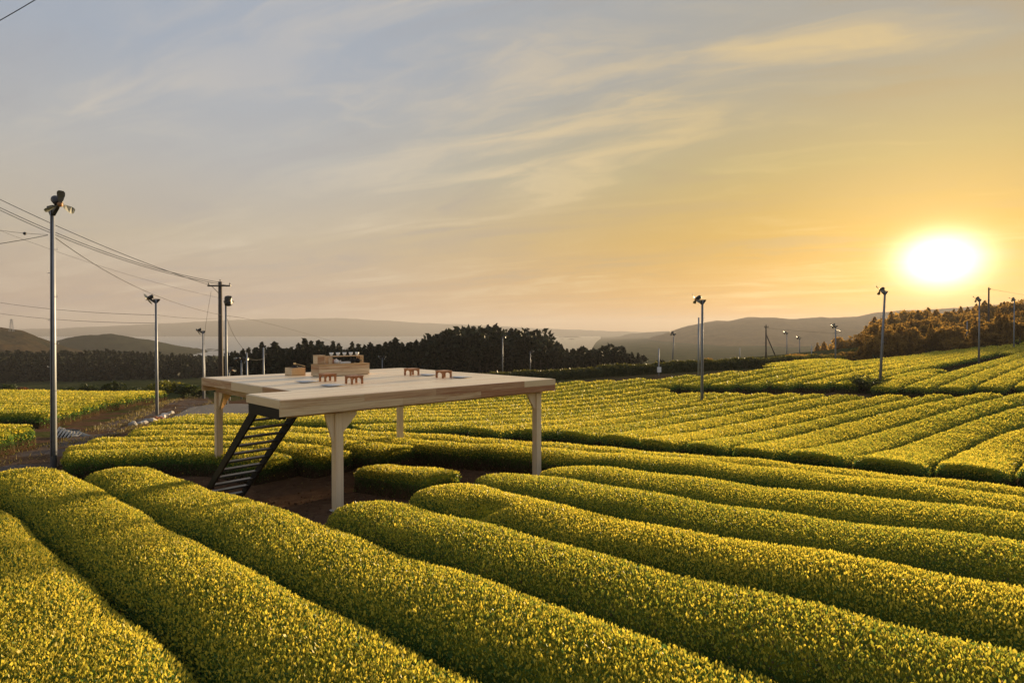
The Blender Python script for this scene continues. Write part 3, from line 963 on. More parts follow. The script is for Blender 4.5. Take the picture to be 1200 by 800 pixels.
# the short stub standing alone in the bare soil
SP = np.array([hit(436, 548, SH)[:2], hit(519, 558, SH)[:2]])
SPc = resample(SP, 0.4)
tea_hedge(SPc, np.full(len(SPc), 0.62), 'short stub of tea hedge alone in the bare soil under the deck', FG, 0.60, 14, 0.3, 0.25, bare=0.66, shape='flat')

# --- the middle field: rows that begin at its dark cut edge and bend away up to the right
CM = [smooth_curve(dn(g, 12), 8.0, 45.0 if i < 8 else 40.0, 3 if i < 9 else 4) for i, g in enumerate(GM)]
CM = [offset_curve(CM[0], -3.7), offset_curve(CM[0], -1.85)] + CM
for i in range(1, 24): CM.append(offset_curve(CM[13], 1.82 * i))
edgeM = wl([(530,506),(602,508),(660,509),(703,515),(755,520),(807,525),(871,530),(934,536),(1009,543),(1096,550),(1200,557)])[:, :2]
e1 = edgeM[-1] + (edgeM[-1] - edgeM[-3]) * 4
topM = wl([(1200,461),(1110,462.5),(1020,464.5),(960,461.5),(870,461),(779,459),(771,443),(735,444.5),(700,446),(650,448),(520,458),(400,470),(290,485)], 0.7)[:, :2]
leftM = wl([(240,489),(221,490),(200,493),(178,496.5),(160,501),(153,504)])[:, :2]
far = topM[0] + np.array([26.0, 1.0])
polyM = np.concatenate([edgeM, [e1, far], topM, leftM])
ORD = ['first', 'second', 'third', 'fourth', 'fifth', 'sixth', 'seventh', 'eighth', 'ninth', 'tenth', 'eleventh', 'twelfth']
MG = 'tea hedges of the middle field'
nM = 0
for i in range(len(CM) - 1):
    P, hw = mid_curve(CM[i], CM[i + 1], gap=0.10, lo=0.6)
    rr_ = runs(inside(P, polyM), 5)
    if not rr_: continue
    a, b = max(rr_, key=lambda r: r[1] - r[0])
    if i == 0: lab = 'tea hedge of the middle field that starts beyond the right edge of the view'
    elif i == 1: lab = 'broad blunt tea hedge farthest right along the dark cut edge of the middle field'
    elif i <= 10: lab = f'{ORD[i - 1]} blunt tea hedge from the right along the dark cut edge of the middle field'
    elif i <= 15: lab = f'{ORD[i - 11]} thin tea hedge behind the last unbroken row, running from the track behind the deck'
    else: lab = 'thin distant tea hedge among the crowded far rows of the middle field'
    tea_hedge(P[a:b + 1], hw[a:b + 1], lab, MG if i <= 15 else 'thin far rows of the middle field', 0.72, 20 + i, 0.2 if i <= 10 else 0.3, 0.3, 1.0, shape='flat', bare=0.52)
    nM += 1


def straight_block(poly, angle, anchor, pitch, labf, group, h, seed, rnd=0.25, cover=1.0, hwid=None):
    """parallel straight rows that fill a polygon; anchor is a point in a gap between two rows"""
    u = np.array([math.cos(R(angle)), math.sin(R(angle))]); v = np.array([-u[1], u[0]])
    pv = poly @ v; a0 = np.asarray(anchor)[:2] @ v
    k0 = math.floor((pv.min() - a0) / pitch); k1 = math.ceil((pv.max() - a0) / pitch)
    pu = poly @ u; j = 0; out = []
    for k in range(k0, k1):
        c = a0 + (k + 0.5) * pitch
        uu = np.arange(pu.min(), pu.max(), 0.4)
        P = uu[:, None] * u + c * v
        for a, b in runs(inside(P, poly), 8):
            out.append((k, P[a:b + 1]))
    for j, (k, P) in enumerate(out):
        # a slight bend keeps the rows from looking ruled
        s = np.linspace(0, 1, len(P)); P = P + (np.sin(s * 3.1 + 0.6) * 0.22)[:, None] * v
        tea_hedge(P, np.full(len(P), hwid or (pitch / 2 - 0.055)), labf(j, len(out)), group(j, len(out)) if callable(group) else group, h, seed + j, rnd, rnd, cover, shape='flat', bare=0.52)
    return len(out)


# --- the upper right field, between the cross path and the sunken track
polyU = np.concatenate([wl([(1018,459),(1053,459.5),(1090,460.5),(1132,460),(1173,459),(1200,459)], 0.4)[:, :2], [wl([(1200,459)], 0.4)[0, :2] + np.array([24.0, 2.0])],
                        [np.array([98.0, 92.0])], wl([(1200,410),(1150,427),(1117,435),(1083,443),(1060,449),(1034,454)], 0.45)[:, :2]])
nU = straight_block(polyU, 43.2, hit(1090, 460, SH), 1.82, lambda j, n: (f'{ORD[min(n - 1 - j, 11)]} tea hedge below the sunken track in the upper right field' if n - 1 - j < 6 else 'tea hedge of the upper right field low down beyond the right edge'),
                    lambda j, n: 'tea hedges of the upper right field', 0.72, 200)
# --- the top field, below the trees, its blunt ends making the long dark line
polyT = np.concatenate([wl([(778,455.5),(830,454.5),(870,454.5),(940,454),(1006,453)], 0.5)[:, :2], wl([(1012,452.5),(1060,446),(1083,439),(1117,430.5),(1150,423),(1200,405)], 0.5)[:, :2],
                        [np.array([112.0, 112.0]), np.array([100.0, 122.0])], wl([(1200,402),(1100,412),(1000,424)], 0.7)[:, :2],
                        [np.array([44.0, 84.0]), np.array([30.0, 70.0])], wl([(900,432.5),(800,440.5),(745,443)], 0.7)[:, :2]])
TG = 'tea hedges of the top field under the trees'
nT = straight_block(polyT, 42.5, hit(835, 452, SH), 1.87, lambda j, n: ('tea hedge along the upper side of the sunken track' if j == 0 else (f'{ORD[j]} tea hedge up from the sunken track in the top field' if j < 9 else 'thin tea hedge near the rough hedge at the top of the field')),
                    lambda j, n: TG, 0.72, 240, 0.15, 0.8)
nX = 0
# --- left of the track
polyW = np.concatenate([hits([(57,502),(85,494),(110,486),(140,479.5),(180,471.5),(206,465.5)], 0.05)[:, :2], [np.array([-36.5, 55.5]), np.array([-62.0, 56.5]), np.array([-64.0, 33.5]), np.array([-27.5, 32.4])]])
nW = straight_block(polyW, -3.0, np.array([-27.0, 32.2]), 1.8, lambda j, n: ('nearest tea hedge of the left field with a dark shaded face' if j == 0 else ('farthest tea hedge of the left field, below the dark valley' if j == n - 1 else f'{ORD[min(j, 11)]} tea hedge back in the left field, with its twiggy end at the track')),
                    'tea hedges of the left field', 0.85, 320, 0.12)
polyV = np.array([hit(57, 523, 0.05)[:2], hit(30, 529, 0.05)[:2], hit(0, 536.5, 0.05)[:2], np.array([-40.0, 19.6]), np.array([-42.0, 25.6])])
nV = straight_block(polyV, -3.0, hit(57, 523, 0.05)[:2] - np.array([0, 0.15]), 1.85, lambda j, n: f'{ORD[j]} short tea hedge at the left edge beside the track, counted from the camera', 'short tea hedges at the left edge', 0.95, 350, 0.12)
print('hedges', nM, nU, nT, nX, nW, nV, 'leaves', LEAVES[0])

# ------------------------------------------------------------------ the farm track
def loft(name, Lw, Rw, lift, mat, n=60, m=9, kind='structure'):
    A = resample(Lw[:, :2], 0.1); B = resample(Rw[:, :2], 0.1)
    A = A[np.linspace(0, len(A) - 1, n).astype(int)]; B = B[np.linspace(0, len(B) - 1, n).astype(int)]
    k = np.ones(5) / 5
    A, B = [np.stack([np.convolve(np.pad(q[:, i], 2, mode='reflect', reflect_type='odd'), k, 'valid') for i in (0, 1)], 1) for q in (A, B)]
    t = np.linspace(0, 1, m)
    P = A[:, None] * (1 - t)[None, :, None] + B[:, None] * t[None, :, None]
    Z = ground_rough(P[..., 0], P[..., 1]) + lift - 0.025 * np.cos((t - 0.5) * 12.0)[None] * 0.6
    V = np.concatenate([P, Z[..., None]], -1).reshape(-1, 3)
    idx = np.arange(n * m).reshape(n, m)
    q = np.stack([idx[:-1, :-1], idx[:-1, 1:], idx[1:, 1:], idx[1:, :-1]], -1).reshape(-1, 4)
    o = link(name, mesh_np(name, V, q.ravel(), np.full(len(q), 4), mat, smooth=True))
    o['kind'] = kind
    return o


TL = hits([(0,538),(57,524),(100,506),(140,491),(180,476),(215,466.5),(237,459)])
TR = hits([(0,562),(66,553),(87,533),(105,520),(125,514),(150,505),(172,498.5),(200,491.5),(222,488),(252,478)])
TL = np.concatenate([[[-19.5, 12.0, 0]], TL]); TR = np.concatenate([[[-14.5, 10.0, 0]], TR])
loft('track', TL, TR, 0.05, M_TRACK)
loft('road', hits([(222,478.5),(250,474),(300,474)]), hits([(200,491),(226,488.5),(290,487)]), 0.085, M_ASPH, 24, 6)

# dry grass along the verge and low weeds on the soil
def tufts(name, pts, hgt, mat, seed, label=None, w=0.012, lean=0.5, agelo=0.0):
    rng = np.random.default_rng(seed); m = len(pts)
    d = np.c_[rng.normal(0, lean, (m, 2)), np.ones(m)]; d /= np.linalg.norm(d, axis=1)[:, None]
    th = rng.uniform(0, 6.28, m); sd = np.c_[np.cos(th), np.sin(th), np.zeros(m)]
    ln = hgt * rng.uniform(0.5, 1.4, m)
    V = np.stack([pts - sd * w, pts + sd * w, pts + d * ln[:, None]], 1).reshape(-1, 3)
    o = link(name, mesh_np(name, V, np.arange(3 * m), np.full(m, 3), mat, {'age': np.repeat(rng.uniform(agelo, 1, m), 3)}))
    o['kind'] = 'stuff'
    return tag(o, label, 'grass')


rg = np.random.default_rng(5)
Lr = resample(TL[1:, :2], 0.2); Rr = resample(TR[1:, :2], 0.2)
pp = []
for _ in range(15000):
    t = rg.uniform(0, 1)
    a = Lr[int(t * (len(Lr) - 1))]; b = Rr[int(t * (len(Rr) - 1))]
    f = rg.choice([rg.normal(0.05, 0.10), rg.normal(0.42, 0.12), rg.normal(0.95, 0.05)], p=[0.55, 0.3, 0.15])
    p = a + (b - a) * f
    if math.sin(p[0] * 0.9 + 1) * math.cos(p[1] * 0.55) + rg.normal(0, 0.5) > 0.0:
        pp.append(p)
pp = np.array(pp)
tufts('grass', np.c_[pp, ground(pp[:, 0], pp[:, 1]) + 0.03], 0.15, M_GRASS, 6, 'dry grass along the edges of the farm track', 0.02)
pp = rg.uniform(0, 1, (2600, 2)) * np.array([11.0, 10.0]) + np.array([-9.5, 12.5])
pp = pp[np.sin(pp[:, 0] * 2.3) * np.cos(pp[:, 1] * 1.9) + rg.normal(0, 0.6, len(pp)) > 0.75]
tufts('leaf_litter', np.c_[pp, ground(pp[:, 0], pp[:, 1]) + 0.005], 0.05, M_GRASS, 7, 'dry leaf litter on the bare soil under the deck', 0.02, 2.0)

# clods on the bare soil
pp = rg.uniform(0, 1, (3200, 2)) * np.array([12.0, 11.0]) + np.array([-10.0, 12.0])
sz_ = 0.014 + 0.05 * rg.random(len(pp)) ** 4
OCT = np.array([(1, 0, 0), (-1, 0, 0), (0, 1, 0), (0, -1, 0), (0, 0, 0.8), (0, 0, -0.8)], float)
OF = np.array([(0, 2, 4), (2, 1, 4), (1, 3, 4), (3, 0, 4), (2, 0, 5), (1, 2, 5), (3, 1, 5), (0, 3, 5)])
cl_v = (OCT[None] * rg.uniform(0.6, 1.3, (len(pp), 6, 1)) * sz_[:, None, None]) + np.c_[pp, ground(pp[:, 0], pp[:, 1]) + 0.01][:, None]
cl_f = (OF[None] + 6 * np.arange(len(pp))[:, None, None]).reshape(-1, 3)
o = link('soil_clods', mesh_np('soil_clods', cl_v.reshape(-1, 3), cl_f.ravel(), np.full(len(cl_f), 3), M_SOIL)); o['kind'] = 'stuff'
tag(o, 'clods of bare brown soil under and around the deck', 'soil')

# ------------------------------------------------------------------ the wooden deck
PSI = 45.794
DK_A = Vector((-9.338, 18.464, 0))
DT = 2.60                                   # deck top above the deck's own zero
DZ = CZ - 1.35 - DT
b_, c_, d_, e_ = 7.184, 7.822, 6.079, 0.994
UX = Vector((math.cos(R(PSI)), -math.sin(R(PSI)), 0)); VX = Vector((math.sin(R(PSI)), math.cos(R(PSI)), 0))


def dloc(u, v): return DK_A + UX * u + VX * v


def dgz(u, v):
    p = dloc(u, v); return gz(p.x, p.y) - DZ


def solve_on(px, u=None, v=None):
    """the place along a line u = const or v = const of the deck that is seen at column px"""
    best = None
    for t in np.linspace(-1, 9, 2001):
        p = dloc(u if u is not None else t, v if v is not None else t)
        e = abs((px - 600) / FPX - p.x / p.y)
        if best is None or e < best[0]: best = (e, t)
    return (u, best[1]) if u is not None else (best[1], v)


deck = empty('viewing_deck', (DK_A.x, DK_A.y, DZ), -R(PSI), 'raised pale timber tea deck on posts with one notched corner, standing in the tea field', 'deck')
pit = 0.1955
nb = round(c_ / pit); pit = c_ / nb
def board(x0, x1, y0, y1, k):
    m = MB().box((x0 + 0.0035, y0, DT - 0.045 + 0.0007 * (k % 3)), (x1 - 0.0035, y1, DT + 0.0012 * ((k * 7) % 3)), None, 0.003)
    m.build('deck_board', M_DECK, deck)
for k in range(nb):
    x0, x1 = k * pit, (k + 1) * pit
    y0 = 0.052 if x1 <= d_ + 0.06 else -e_ + 0.052
    js = [b_ * f for f in ((0.36, 0.74), (0.55,), (0.22, 0.62))[k % 3]]
    ys = [y0] + js + [b_ - 0.052]
    xa = max(x0, 0.052); xb = min(x1, c_ - 0.052)
    if y0 > 0 and x1 > d_: xb = min(xb, d_ + 0.05)
    for a, b in zip(ys[:-1], ys[1:]): board(xa, xb, a + 0.001, b - 0.001, k + int(a))


def fascia(p, q, axis, heights, cuts, th=0.05, top=DT - 0.006):
    """boards edge on edge along one side; axis 0 along x, 1 along y; p = (start, fixed coordinate)"""
    z = top; row = 0
    for hgt, cs in zip(heights, cuts):
        pts = [p[0]] + list(cs) + [q]; row += 1
        for n_, (a, b) in enumerate(zip(pts[:-1], pts[1:])):
            red = (row * 2 + n_ * 3 + len(cuts)) % 5 in (0, 2)
            m = MB()
            if axis == 0: m.box((a + 0.001, p[1], z - hgt + 0.0015), (b - 0.001, p[1] + th, z), None, 0.004)
            else: m.box((p[1], a + 0.001, z - hgt + 0.0015), (p[1] + th, b - 0.001, z), None, 0.004)
            m.build('fascia_board', (M_FASCIA_RED if red else M_FASCIA) if axis == 0 else (M_FASCIA_Y_RED if red else M_FASCIA_Y), deck)
        z -= hgt


fascia((-e_, c_ - 0.05), b_, 1, (0.165, 0.165), ((0.9, 2.86, 5.9), (1.9, 4.3)))          # long front face
fascia((0.0, 0.0), b_, 1, (0.20, 0.20), ((2.6, 5.2), (3.6,)))                               # back left face
fascia((0.05, 0.0), d_ - 0.0, 0, (0.225,), ((2.4, 4.5),))                                    # left face
fascia((d_, -e_), c_ - 0.05, 0, (0.175,), ((),))                                             # landing face
fascia((-e_ + 0.05, d_), -0.001, 1, (0.175,), ((),))                                         # face of the notch
fascia((0.05, b_ - 0.05), c_ - 0.05, 0, (0.165, 0.165), ((2.0, 5.1), (3.4, 6.1)))            # back right face
# joists and bearers
for x in np.arange(0.45, c_ - 0.2, 0.62):
    MB().box((x - 0.03, 0.06 if x < d_ else -e_ + 0.06, DT - 0.20), (x + 0.03, b_ - 0.06, DT - 0.047)).build('joist', M_FASCIA_Y, deck)
MB().box((0.30, 0.30, DT - 0.44), (d_ + 0.6, 0.42, DT - 0.203), None, 0.005).build('bearer', M_FASCIA, deck)
MB().box((0.30, b_ - 0.42, DT - 0.44), (c_ - 0.25, b_ - 0.30, DT - 0.203), None, 0.005).build('bearer', M_FASCIA, deck)
MB().box((c_ - 0.37, -e_ + 0.25, DT - 0.40), (c_ - 0.25, b_ - 0.45, DT - 0.203), None, 0.005).build('bearer', M_FASCIA_Y, deck)
# posts with their knee braces
PS = 0.092
def gusset(x, y, dx, dy, top, size=0.32, hz=0.52):
    """a triangular brace from a post up to the deck; (dx, dy) the way it leans"""
    m = MB(); t = 0.03
    poly = [(PS, top), (PS + size, top), (PS + size, top - 0.07), (PS + 0.03, top - hz), (PS, top - hz)]
    if dx: m.prism([(x + dx * a, z) for a, z in poly], y - t, y + t, 'y')
    else: m.prism([(y + dy * a, z) for a, z in poly], x - t, x + t, 'x')
    m.build('knee_brace', M_POST, deck)
for (px, u, v, top, br) in ((395, c_ - 0.31, None, DT - 0.40, ((0, -1, 0.20, 0.62), (0, 1, 0.36, 0.44), (-1, 0, 0.32, 0.5))), (629, c_ - 0.31, None, DT - 0.40, ((0, -1, 0.29, 0.46), (-1, 0, 0.3, 0.5))),
                            (255.5, None, 0.36, DT - 0.44, ((1, 0, 0.3, 0.5), (0, 1, 0.3, 0.5))), (468.5, None, b_ - 0.36, DT - 0.44, ((1, 0, 0.3, 0.5),))):
    u, v = solve_on(px, u, v)
    g0 = dgz(u, v)
    MB().box((u - PS, v - PS, g0 + 0.02), (u + PS, v + PS, top), None, 0.008).build('post', M_POST, deck)
    for dx, dy, sz, hz in br: gusset(u, v, dx, dy, top, sz, hz)
    if px == 255.5:
        MB().box((u - 0.20, v - 0.20, g0 - 0.15), (u + 0.20, v + 0.20, g0 + 0.16), None, 0.015).build('brick_pier', M_BRICK, deck)
        MB().box((u - 0.26, v - 0.26, g0 - 0.2), (u + 0.26, v + 0.26, g0 + 0.05), None, 0.015).build('footing', M_CONC, deck)
    else:
        MB().box((u - 0.13, v - 0.13, g0 - 0.15), (u + 0.13, v + 0.13, g0 + 0.025), None, 0.012).build('footing', M_CONC, deck)

# ------------------------------------------------------------------ the stairs
SKEW = R(4.0)
_pv = dloc(d_, -0.45); _q = Matrix.Rotation(-R(PSI) + SKEW, 3, 'Z') @ Vector((d_, -0.45, 0))
st = empty('stairs', (_pv.x - _q.x, _pv.y - _q.y, DZ), -R(PSI) + SKEW, 'steep black steel stairs with open treads leaning up to the notch of the timber deck', 'stairs')
sL, sR = -e_ + 0.05, 0.10
ztop = DT - 0.22
ufoot = d_ - 2.85; zfoot = dgz(ufoot, -0.45) + 0.03
u0 = d_ + 0.30
sl = (ztop - zfoot) / (u0 - ufoot)
for v0 in (sL, sR):
    hw = 0.15
    poly = [(u0 + 0.02, ztop + 0.02), (u0 + 0.02, ztop - 0.19), (ufoot + 0.10, zfoot), (ufoot - 0.10, zfoot), (u0 - 0.09, ztop + 0.02)]
    MB().prism(poly, v0, v0 + 0.05, 'y').build('stringer', M_BLACK, st)
MB().box((d_ + 0.1, sL + 0.052, DT - 0.40), (c_ - 0.06, sL + 0.10, DT - 0.185)).build('support_beam', M_BLACK, deck)
MB().box((d_ + 0.1, sL - 0.04, DT - 0.40), (c_ - 0.06, sL - 0.002, DT - 0.186)).build('support_beam', M_BLACK, deck)
NTR = 12
for k in range(NTR):
    z = zfoot + (ztop - zfoot) * (k + 0.9) / (NTR + 0.6)
    u = ufoot + (z - zfoot) / sl
    MB().box((u - 0.09, sL + 0.052, z - 0.020), (u + 0.09, sR - 0.002, z + 0.020), None, 0.004).build('tread', M_TREAD, st)
    MB().box((u - 0.07, sL + 0.052, z - 0.075), (u + 0.07, sL + 0.075, z - 0.022)).build('tread_bracket', M_BLACK, st)
for v0 in (sL, sR):
    MB().box((ufoot - 0.2, v0 - 0.1, zfoot - 0.22), (ufoot + 0.22, v0 + 0.15, zfoot - 0.002), None, 0.01).build('foot_block', M_CONC, st)

# ------------------------------------------------------------------ things on the deck
ZD = CZ - 1.35 + 0.005
def ontop(px, py, z=ZD):
    r = ray(px, py); t = (z - CZ) / r[2]
    return Vector((r[0] * t, r[1] * t, z))


def put(name, px, py, label, cat, group=None, rz=-R(PSI), z=ZD): return empty(name, ontop(px, py, z), rz, label, cat, group)


# the low counter: origin at the corner nearest to the camera; x runs right-down (u), y runs away right (v)
ct = put('tea_counter', 374.5, 441.6, 'low pale timber tea counter carrying a cup rack, on the deck', 'counter')
CL_, CD_, CH_ = 1.72, 0.56, 0.365
MB().box((-CD_, 0.0, CH_ - 0.035), (0.0, CL_, CH_), None, 0.004).build('counter_top', M_COUNTER, ct)
for k in range(3): MB().box((-0.028, 0.004, 0.012 + k * 0.106), (-0.006, CL_ - 0.004, 0.114 + k * 0.106), None, 0.003).build('front_board', M_FASCIA_Y, ct)
for y in (0.003, CL_ - 0.027):
    for k in range(3): MB().box((-CD_ + 0.004, y, 0.012 + k * 0.106), (-0.03, y + 0.024, 0.114 + k * 0.106), None, 0.003).build('side_board', M_FASCIA, ct)
MB().box((-CD_ + 0.006, 0.03, 0.012), (-CD_ + 0.03, CL_ - 0.03, CH_ - 0.037)).build('back_board', M_FASCIA_Y, ct)
MB().box((-CD_ + 0.03, 0.04, 0.0), (-0.03, CL_ - 0.04, 0.012)).build('plinth', M_BLACK, ct)
cw = ct.location; HC = cw.z + CH_


def onct(x, y, z=0.0):
    p = cw + UX * x + VX * y; return Vector((p.x, p.y, HC + z))


bx = empty('storage_box', onct(-0.36, 0.17, 0.001), -R(PSI), 'square upright timber box on the left end of the tea counter', 'box')
MB().box((-0.13, -0.13, 0), (0.13, 0.13, 0.015)).build('box_bottom', M_COUNTER, bx)
for s in (-1, 1):
    MB().box((-0.13, s * 0.13 - (0.016 if s > 0 else 0), 0.016), (0.13, s * 0.13 + (0.016 if s < 0 else 0), 0.26), None, 0.003).build('box_side', M_FASCIA, bx)
    MB().box((s * 0.13 - (0.016 if s > 0 else 0), -0.112, 0.016), (s * 0.13 + (0.016 if s < 0 else 0), 0.112, 0.26), None, 0.003).build('box_side', M_FASCIA_Y, bx)
MB().box((-0.14, -0.14, 0.261), (0.14, 0.14, 0.28), None, 0.004).build('box_lid', M_COUNTER, bx)
rk = empty('cup_rack', onct(-0.40, 0.45, 0.001), -R(PSI), 'long low timber rack standing on the tea counter with white cups along its top', 'rack')
RL = 1.22
MB().box((-0.11, 0, 0.215), (0.11, RL, 0.24), None, 0.003).build('rack_top', M_COUNTER, rk)
for y in (0.0, RL - 0.13): MB().box((-0.11, y, 0.0), (0.11, y + 0.13, 0.213), None, 0.003).build('rack_end', M_COUNTER if y else M_FASCIA, rk)
def cup_parts(o):
    MB().lathe([(0.022, 0), (0.024, 0.012), (0.040, 0.03), (0.048, 0.075), (0.044, 0.075), (0.036, 0.034), (0.004, 0.022)], 14).build('bowl', M_PORC, o, True)
    MB().lathe([(0.026, -0.0005), (0.026, 0.008), (0.020, 0.008)], 14).build('foot_ring', M_PORC, o, True)
CUPLAB = ['white tea cup on the rack top nearest the tall box', 'second white tea cup along the rack top from the tall box', 'white tea cup in the middle of the rack top', 'fourth white tea cup along the rack top from the tall box', 'white tea cup on the far right end of the rack top']
for k in range(5):
    p = rk.location + VX * (0.15 + 0.225 * k); p.z = HC + 0.2425
    if k == 0:
        cup0 = empty('tea_cup', p, 0, CUPLAB[0], 'cup', 'white tea cups on the rack'); cup_parts(cup0); cup0.scale = (1.35,) * 3
    else: dup(cup0, p, 0.7 * k, CUPLAB[k])
def pot(o, mat):
    MB().lathe([(0.05, 0), (0.085, 0.03), (0.092, 0.07), (0.07, 0.11), (0.035, 0.125)], 18).build('pot_body', mat, o, True)
    MB().lathe([(0.036, 0.1245), (0.04, 0.132), (0.012, 0.142), (0.014, 0.16), (0.004, 0.166)], 14).build('pot_lid', mat, o, True)
    MB().tube([(0.08, 0, 0.06), (0.125, 0, 0.085), (0.14, 0, 0.12)], [0.018, 0.013, 0.009], 8).build('spout', mat, o, True)
    MB().tube([(0, -0.085, 0.07), (0, -0.16, 0.085)], [0.013, 0.016], 8).build('pot_handle', mat, o, True)
for k, (y, mat, lab) in enumerate(((0.86, M_IRON, 'black teapot under the rack, left one of the dark pair'), (1.05, M_IRON, 'black teapot under the rack, right one of the dark pair'), (0.30, M_PORC, 'white teapot under the left half of the rack'))):
    p = rk.location + VX * y + UX * 0.03; p.z = HC + 0.001
    o = empty('teapot', p, 0.3 + k, lab, 'teapot', 'teapots on the counter'); pot(o, mat)
p = rk.location + VX * 0.17 + UX * 0.01; p.z = HC + 0.001
o = empty('tea_caddy', p, 0, 'red lacquered tea caddy beside the left end of the rack', 'caddy')
MB().lathe([(0.048, 0), (0.05, 0.01), (0.05, 0.10), (0.048, 0.101)], 16).build('caddy_body', M_COPPER, o, True)
MB().lathe([(0.052, 0.1015), (0.052, 0.138), (0.046, 0.145)], 16).build('caddy_lid', M_COPPER, o, True)
p = rk.location + VX * 0.58 + UX * 0.03; p.z = HC + 0.001
o = empty('serving_tray', p, -R(PSI), 'long white tray lying under the middle of the rack', 'tray')
MB().box((-0.09, -0.17, 0), (0.09, 0.17, 0.018), None, 0.004).build('tray_base', M_PORC, o)
for s in (-1, 1):
    MB().box((-0.09, s * 0.17 - 0.008, 0.0185), (0.09, s * 0.17 + 0.008, 0.05)).build('tray_rim', M_PORC, o)
    MB().box((s * 0.09 - 0.008, -0.161, 0.0185), (s * 0.09 + 0.008, 0.161, 0.05)).build('tray_rim', M_PORC, o)

# the hearth box with its kettle and ladle
hb = put('hearth_box', 341.5, 440.3, 'small open timber hearth box left of the tea counter with a black kettle in it', 'box')
BL_, BD_, BH_ = 0.46, 0.46, 0.24
MB().box((-BD_, 0, 0), (0, BL_, 0.02)).build('box_bottom', M_COUNTER, hb)
for y in (0.001, BL_ - 0.026): MB().box((-BD_, y, 0.021), (0, y + 0.025, BH_), None, 0.003).build('box_side', M_FASCIA, hb)
for x in (-BD_, -0.025): MB().box((x, 0.027, 0.021), (x + 0.025, BL_ - 0.027, BH_), None, 0.003).build('box_side', M_COUNTER, hb)
hw_ = hb.location
kp = hw_ + UX * (-BD_ / 2) + VX * (BL_ / 2); kp.z = hw_.z + 0.021
kt = empty('iron_kettle', kp, 0.4, 'round black iron kettle sitting in the hearth box', 'kettle')
MB().lathe([(0.07, 0), (0.13, 0.05), (0.155, 0.13), (0.135, 0.20), (0.08, 0.245), (0.075, 0.26)], 20).build('kettle_body', M_IRON, kt, True)
MB().lathe([(0.078, 0.2605), (0.07, 0.275), (0.02, 0.285), (0.02, 0.305), (0.006, 0.312)], 16).build('kettle_lid', M_IRON, kt, True)
for s in (-1, 1): MB().tube([(0.12 * s, 0, 0.20), (0.165 * s, 0, 0.23), (0.12 * s, 0, 0.26)], 0.012, 6).build('kettle_lug', M_IRON, kt, True)
ld = empty('bamboo_ladle', kp + Vector((0, 0, 0.30)), -R(PSI), 'bamboo ladle lying across the black kettle', 'ladle')
MB().tube([(0.05, -0.02, 0.045), (0.10, 0.28, -0.045)], 0.011, 6).build('ladle_handle', M_BAMBOO, ld)
MB().lathe([(0.028, 0), (0.032, 0.05), (0.028, 0.05), (0.024, 0.006)], 12, Matrix.Translation((0.045, -0.05, 0.02))).build('ladle_cup', M_BAMBOO, ld)

# low tables and cushions
def table_parts(o, s=0.36, h=0.215):
    MB().box((-s / 2, -s / 2, h - 0.028), (s / 2, s / 2, h), None, 0.004).build('table_top', M_TABLE, o)
    l = 0.046
    for sx in (-1, 1):
        for sy in (-1, 1):
            x = sx * (s / 2 - 0.008 - l / 2); y = sy * (s / 2 - 0.008 - l / 2)
            MB().box((x - l / 2, y - l / 2, 0), (x + l / 2, y + l / 2, h - 0.029), None, 0.003).build('leg', M_TABLE, o)
    a = s / 2 - 0.008 - l - 0.0006
    def arch():
        q = [(-a, h - 0.030), (-a, h - 0.125)]
        for k in range(9):
            t = math.pi * (1 - k / 8); q.append((a * 0.98 * math.cos(t), h - 0.125 + 0.072 * math.sin(t)))
        return q + [(a, h - 0.125), (a, h - 0.030)]
    for sg in (-1, 1):
        y = sg * (s / 2 - 0.028)
        MB().prism(arch(), y - 0.010, y + 0.010, 'y').build('apron', M_TABLE, o)
        MB().prism(arch(), y - 0.010, y + 0.010, 'x').build('apron', M_TABLE, o)
TABS = [(384, 446.6, 'small square red brown table right before the tea counter on the deck'),
        (415, 449.3, 'small square red brown table on the deck, closest to the front edge'),
        (482.5, 439.5, 'small square red brown table near the far corner of the deck'),
        (520, 442.4, 'small square red brown table on the deck, farthest right')]
for k, (px, py, lab) in enumerate(TABS):
    p = ontop(px, py)
    if k == 0:
        tab0 = empty('low_table', p, -R(PSI), lab, 'table', 'low tables on the deck'); table_parts(tab0)
    else: dup(tab0, p, -R(PSI), lab)
CUS = [(359.5, 447.6, 'grey floor cushion left of the table before the tea counter'), (390, 452.0, 'grey floor cushion left of the table closest to the front edge'),
       (502, 439.6, 'grey floor cushion right of the table near the far corner'), (540, 442.4, 'grey floor cushion right of the farthest right table')]
def cushion_parts(o):
    n = 9; V = []; F = []; s = 0.235
    for side in (1, -1):
        for i in range(n):
            for j in range(n):
                x = -1 + 2 * i / (n - 1); y = -1 + 2 * j / (n - 1)
                z = 0.024 + side * 0.022 * ((1 - x ** 4) * (1 - y ** 4)) ** 0.5
                V.append((x * s * (1 - 0.03 * (1 - y * y)), y * s * (1 - 0.03 * (1 - x * x)), z))
    for sd in (0, 1):
        for i in range(n - 1):
            for j in range(n - 1):
                o_ = sd * n * n + i * n + j
                F.append((o_, o_ + n, o_ + n + 1, o_ + 1) if sd == 0 else (o_, o_ + 1, o_ + n + 1, o_ + n))
    MB().add(V, F).build('cushion_pad', M_CUSH, o, True)
    rim = [(s, s, 0.024), (-s, s, 0.024), (-s, -s, 0.024), (s, -s, 0.024), (s, s, 0.024)]
    MB().tube(rim, 0.006, 5).build('piping', M_CUSH, o)
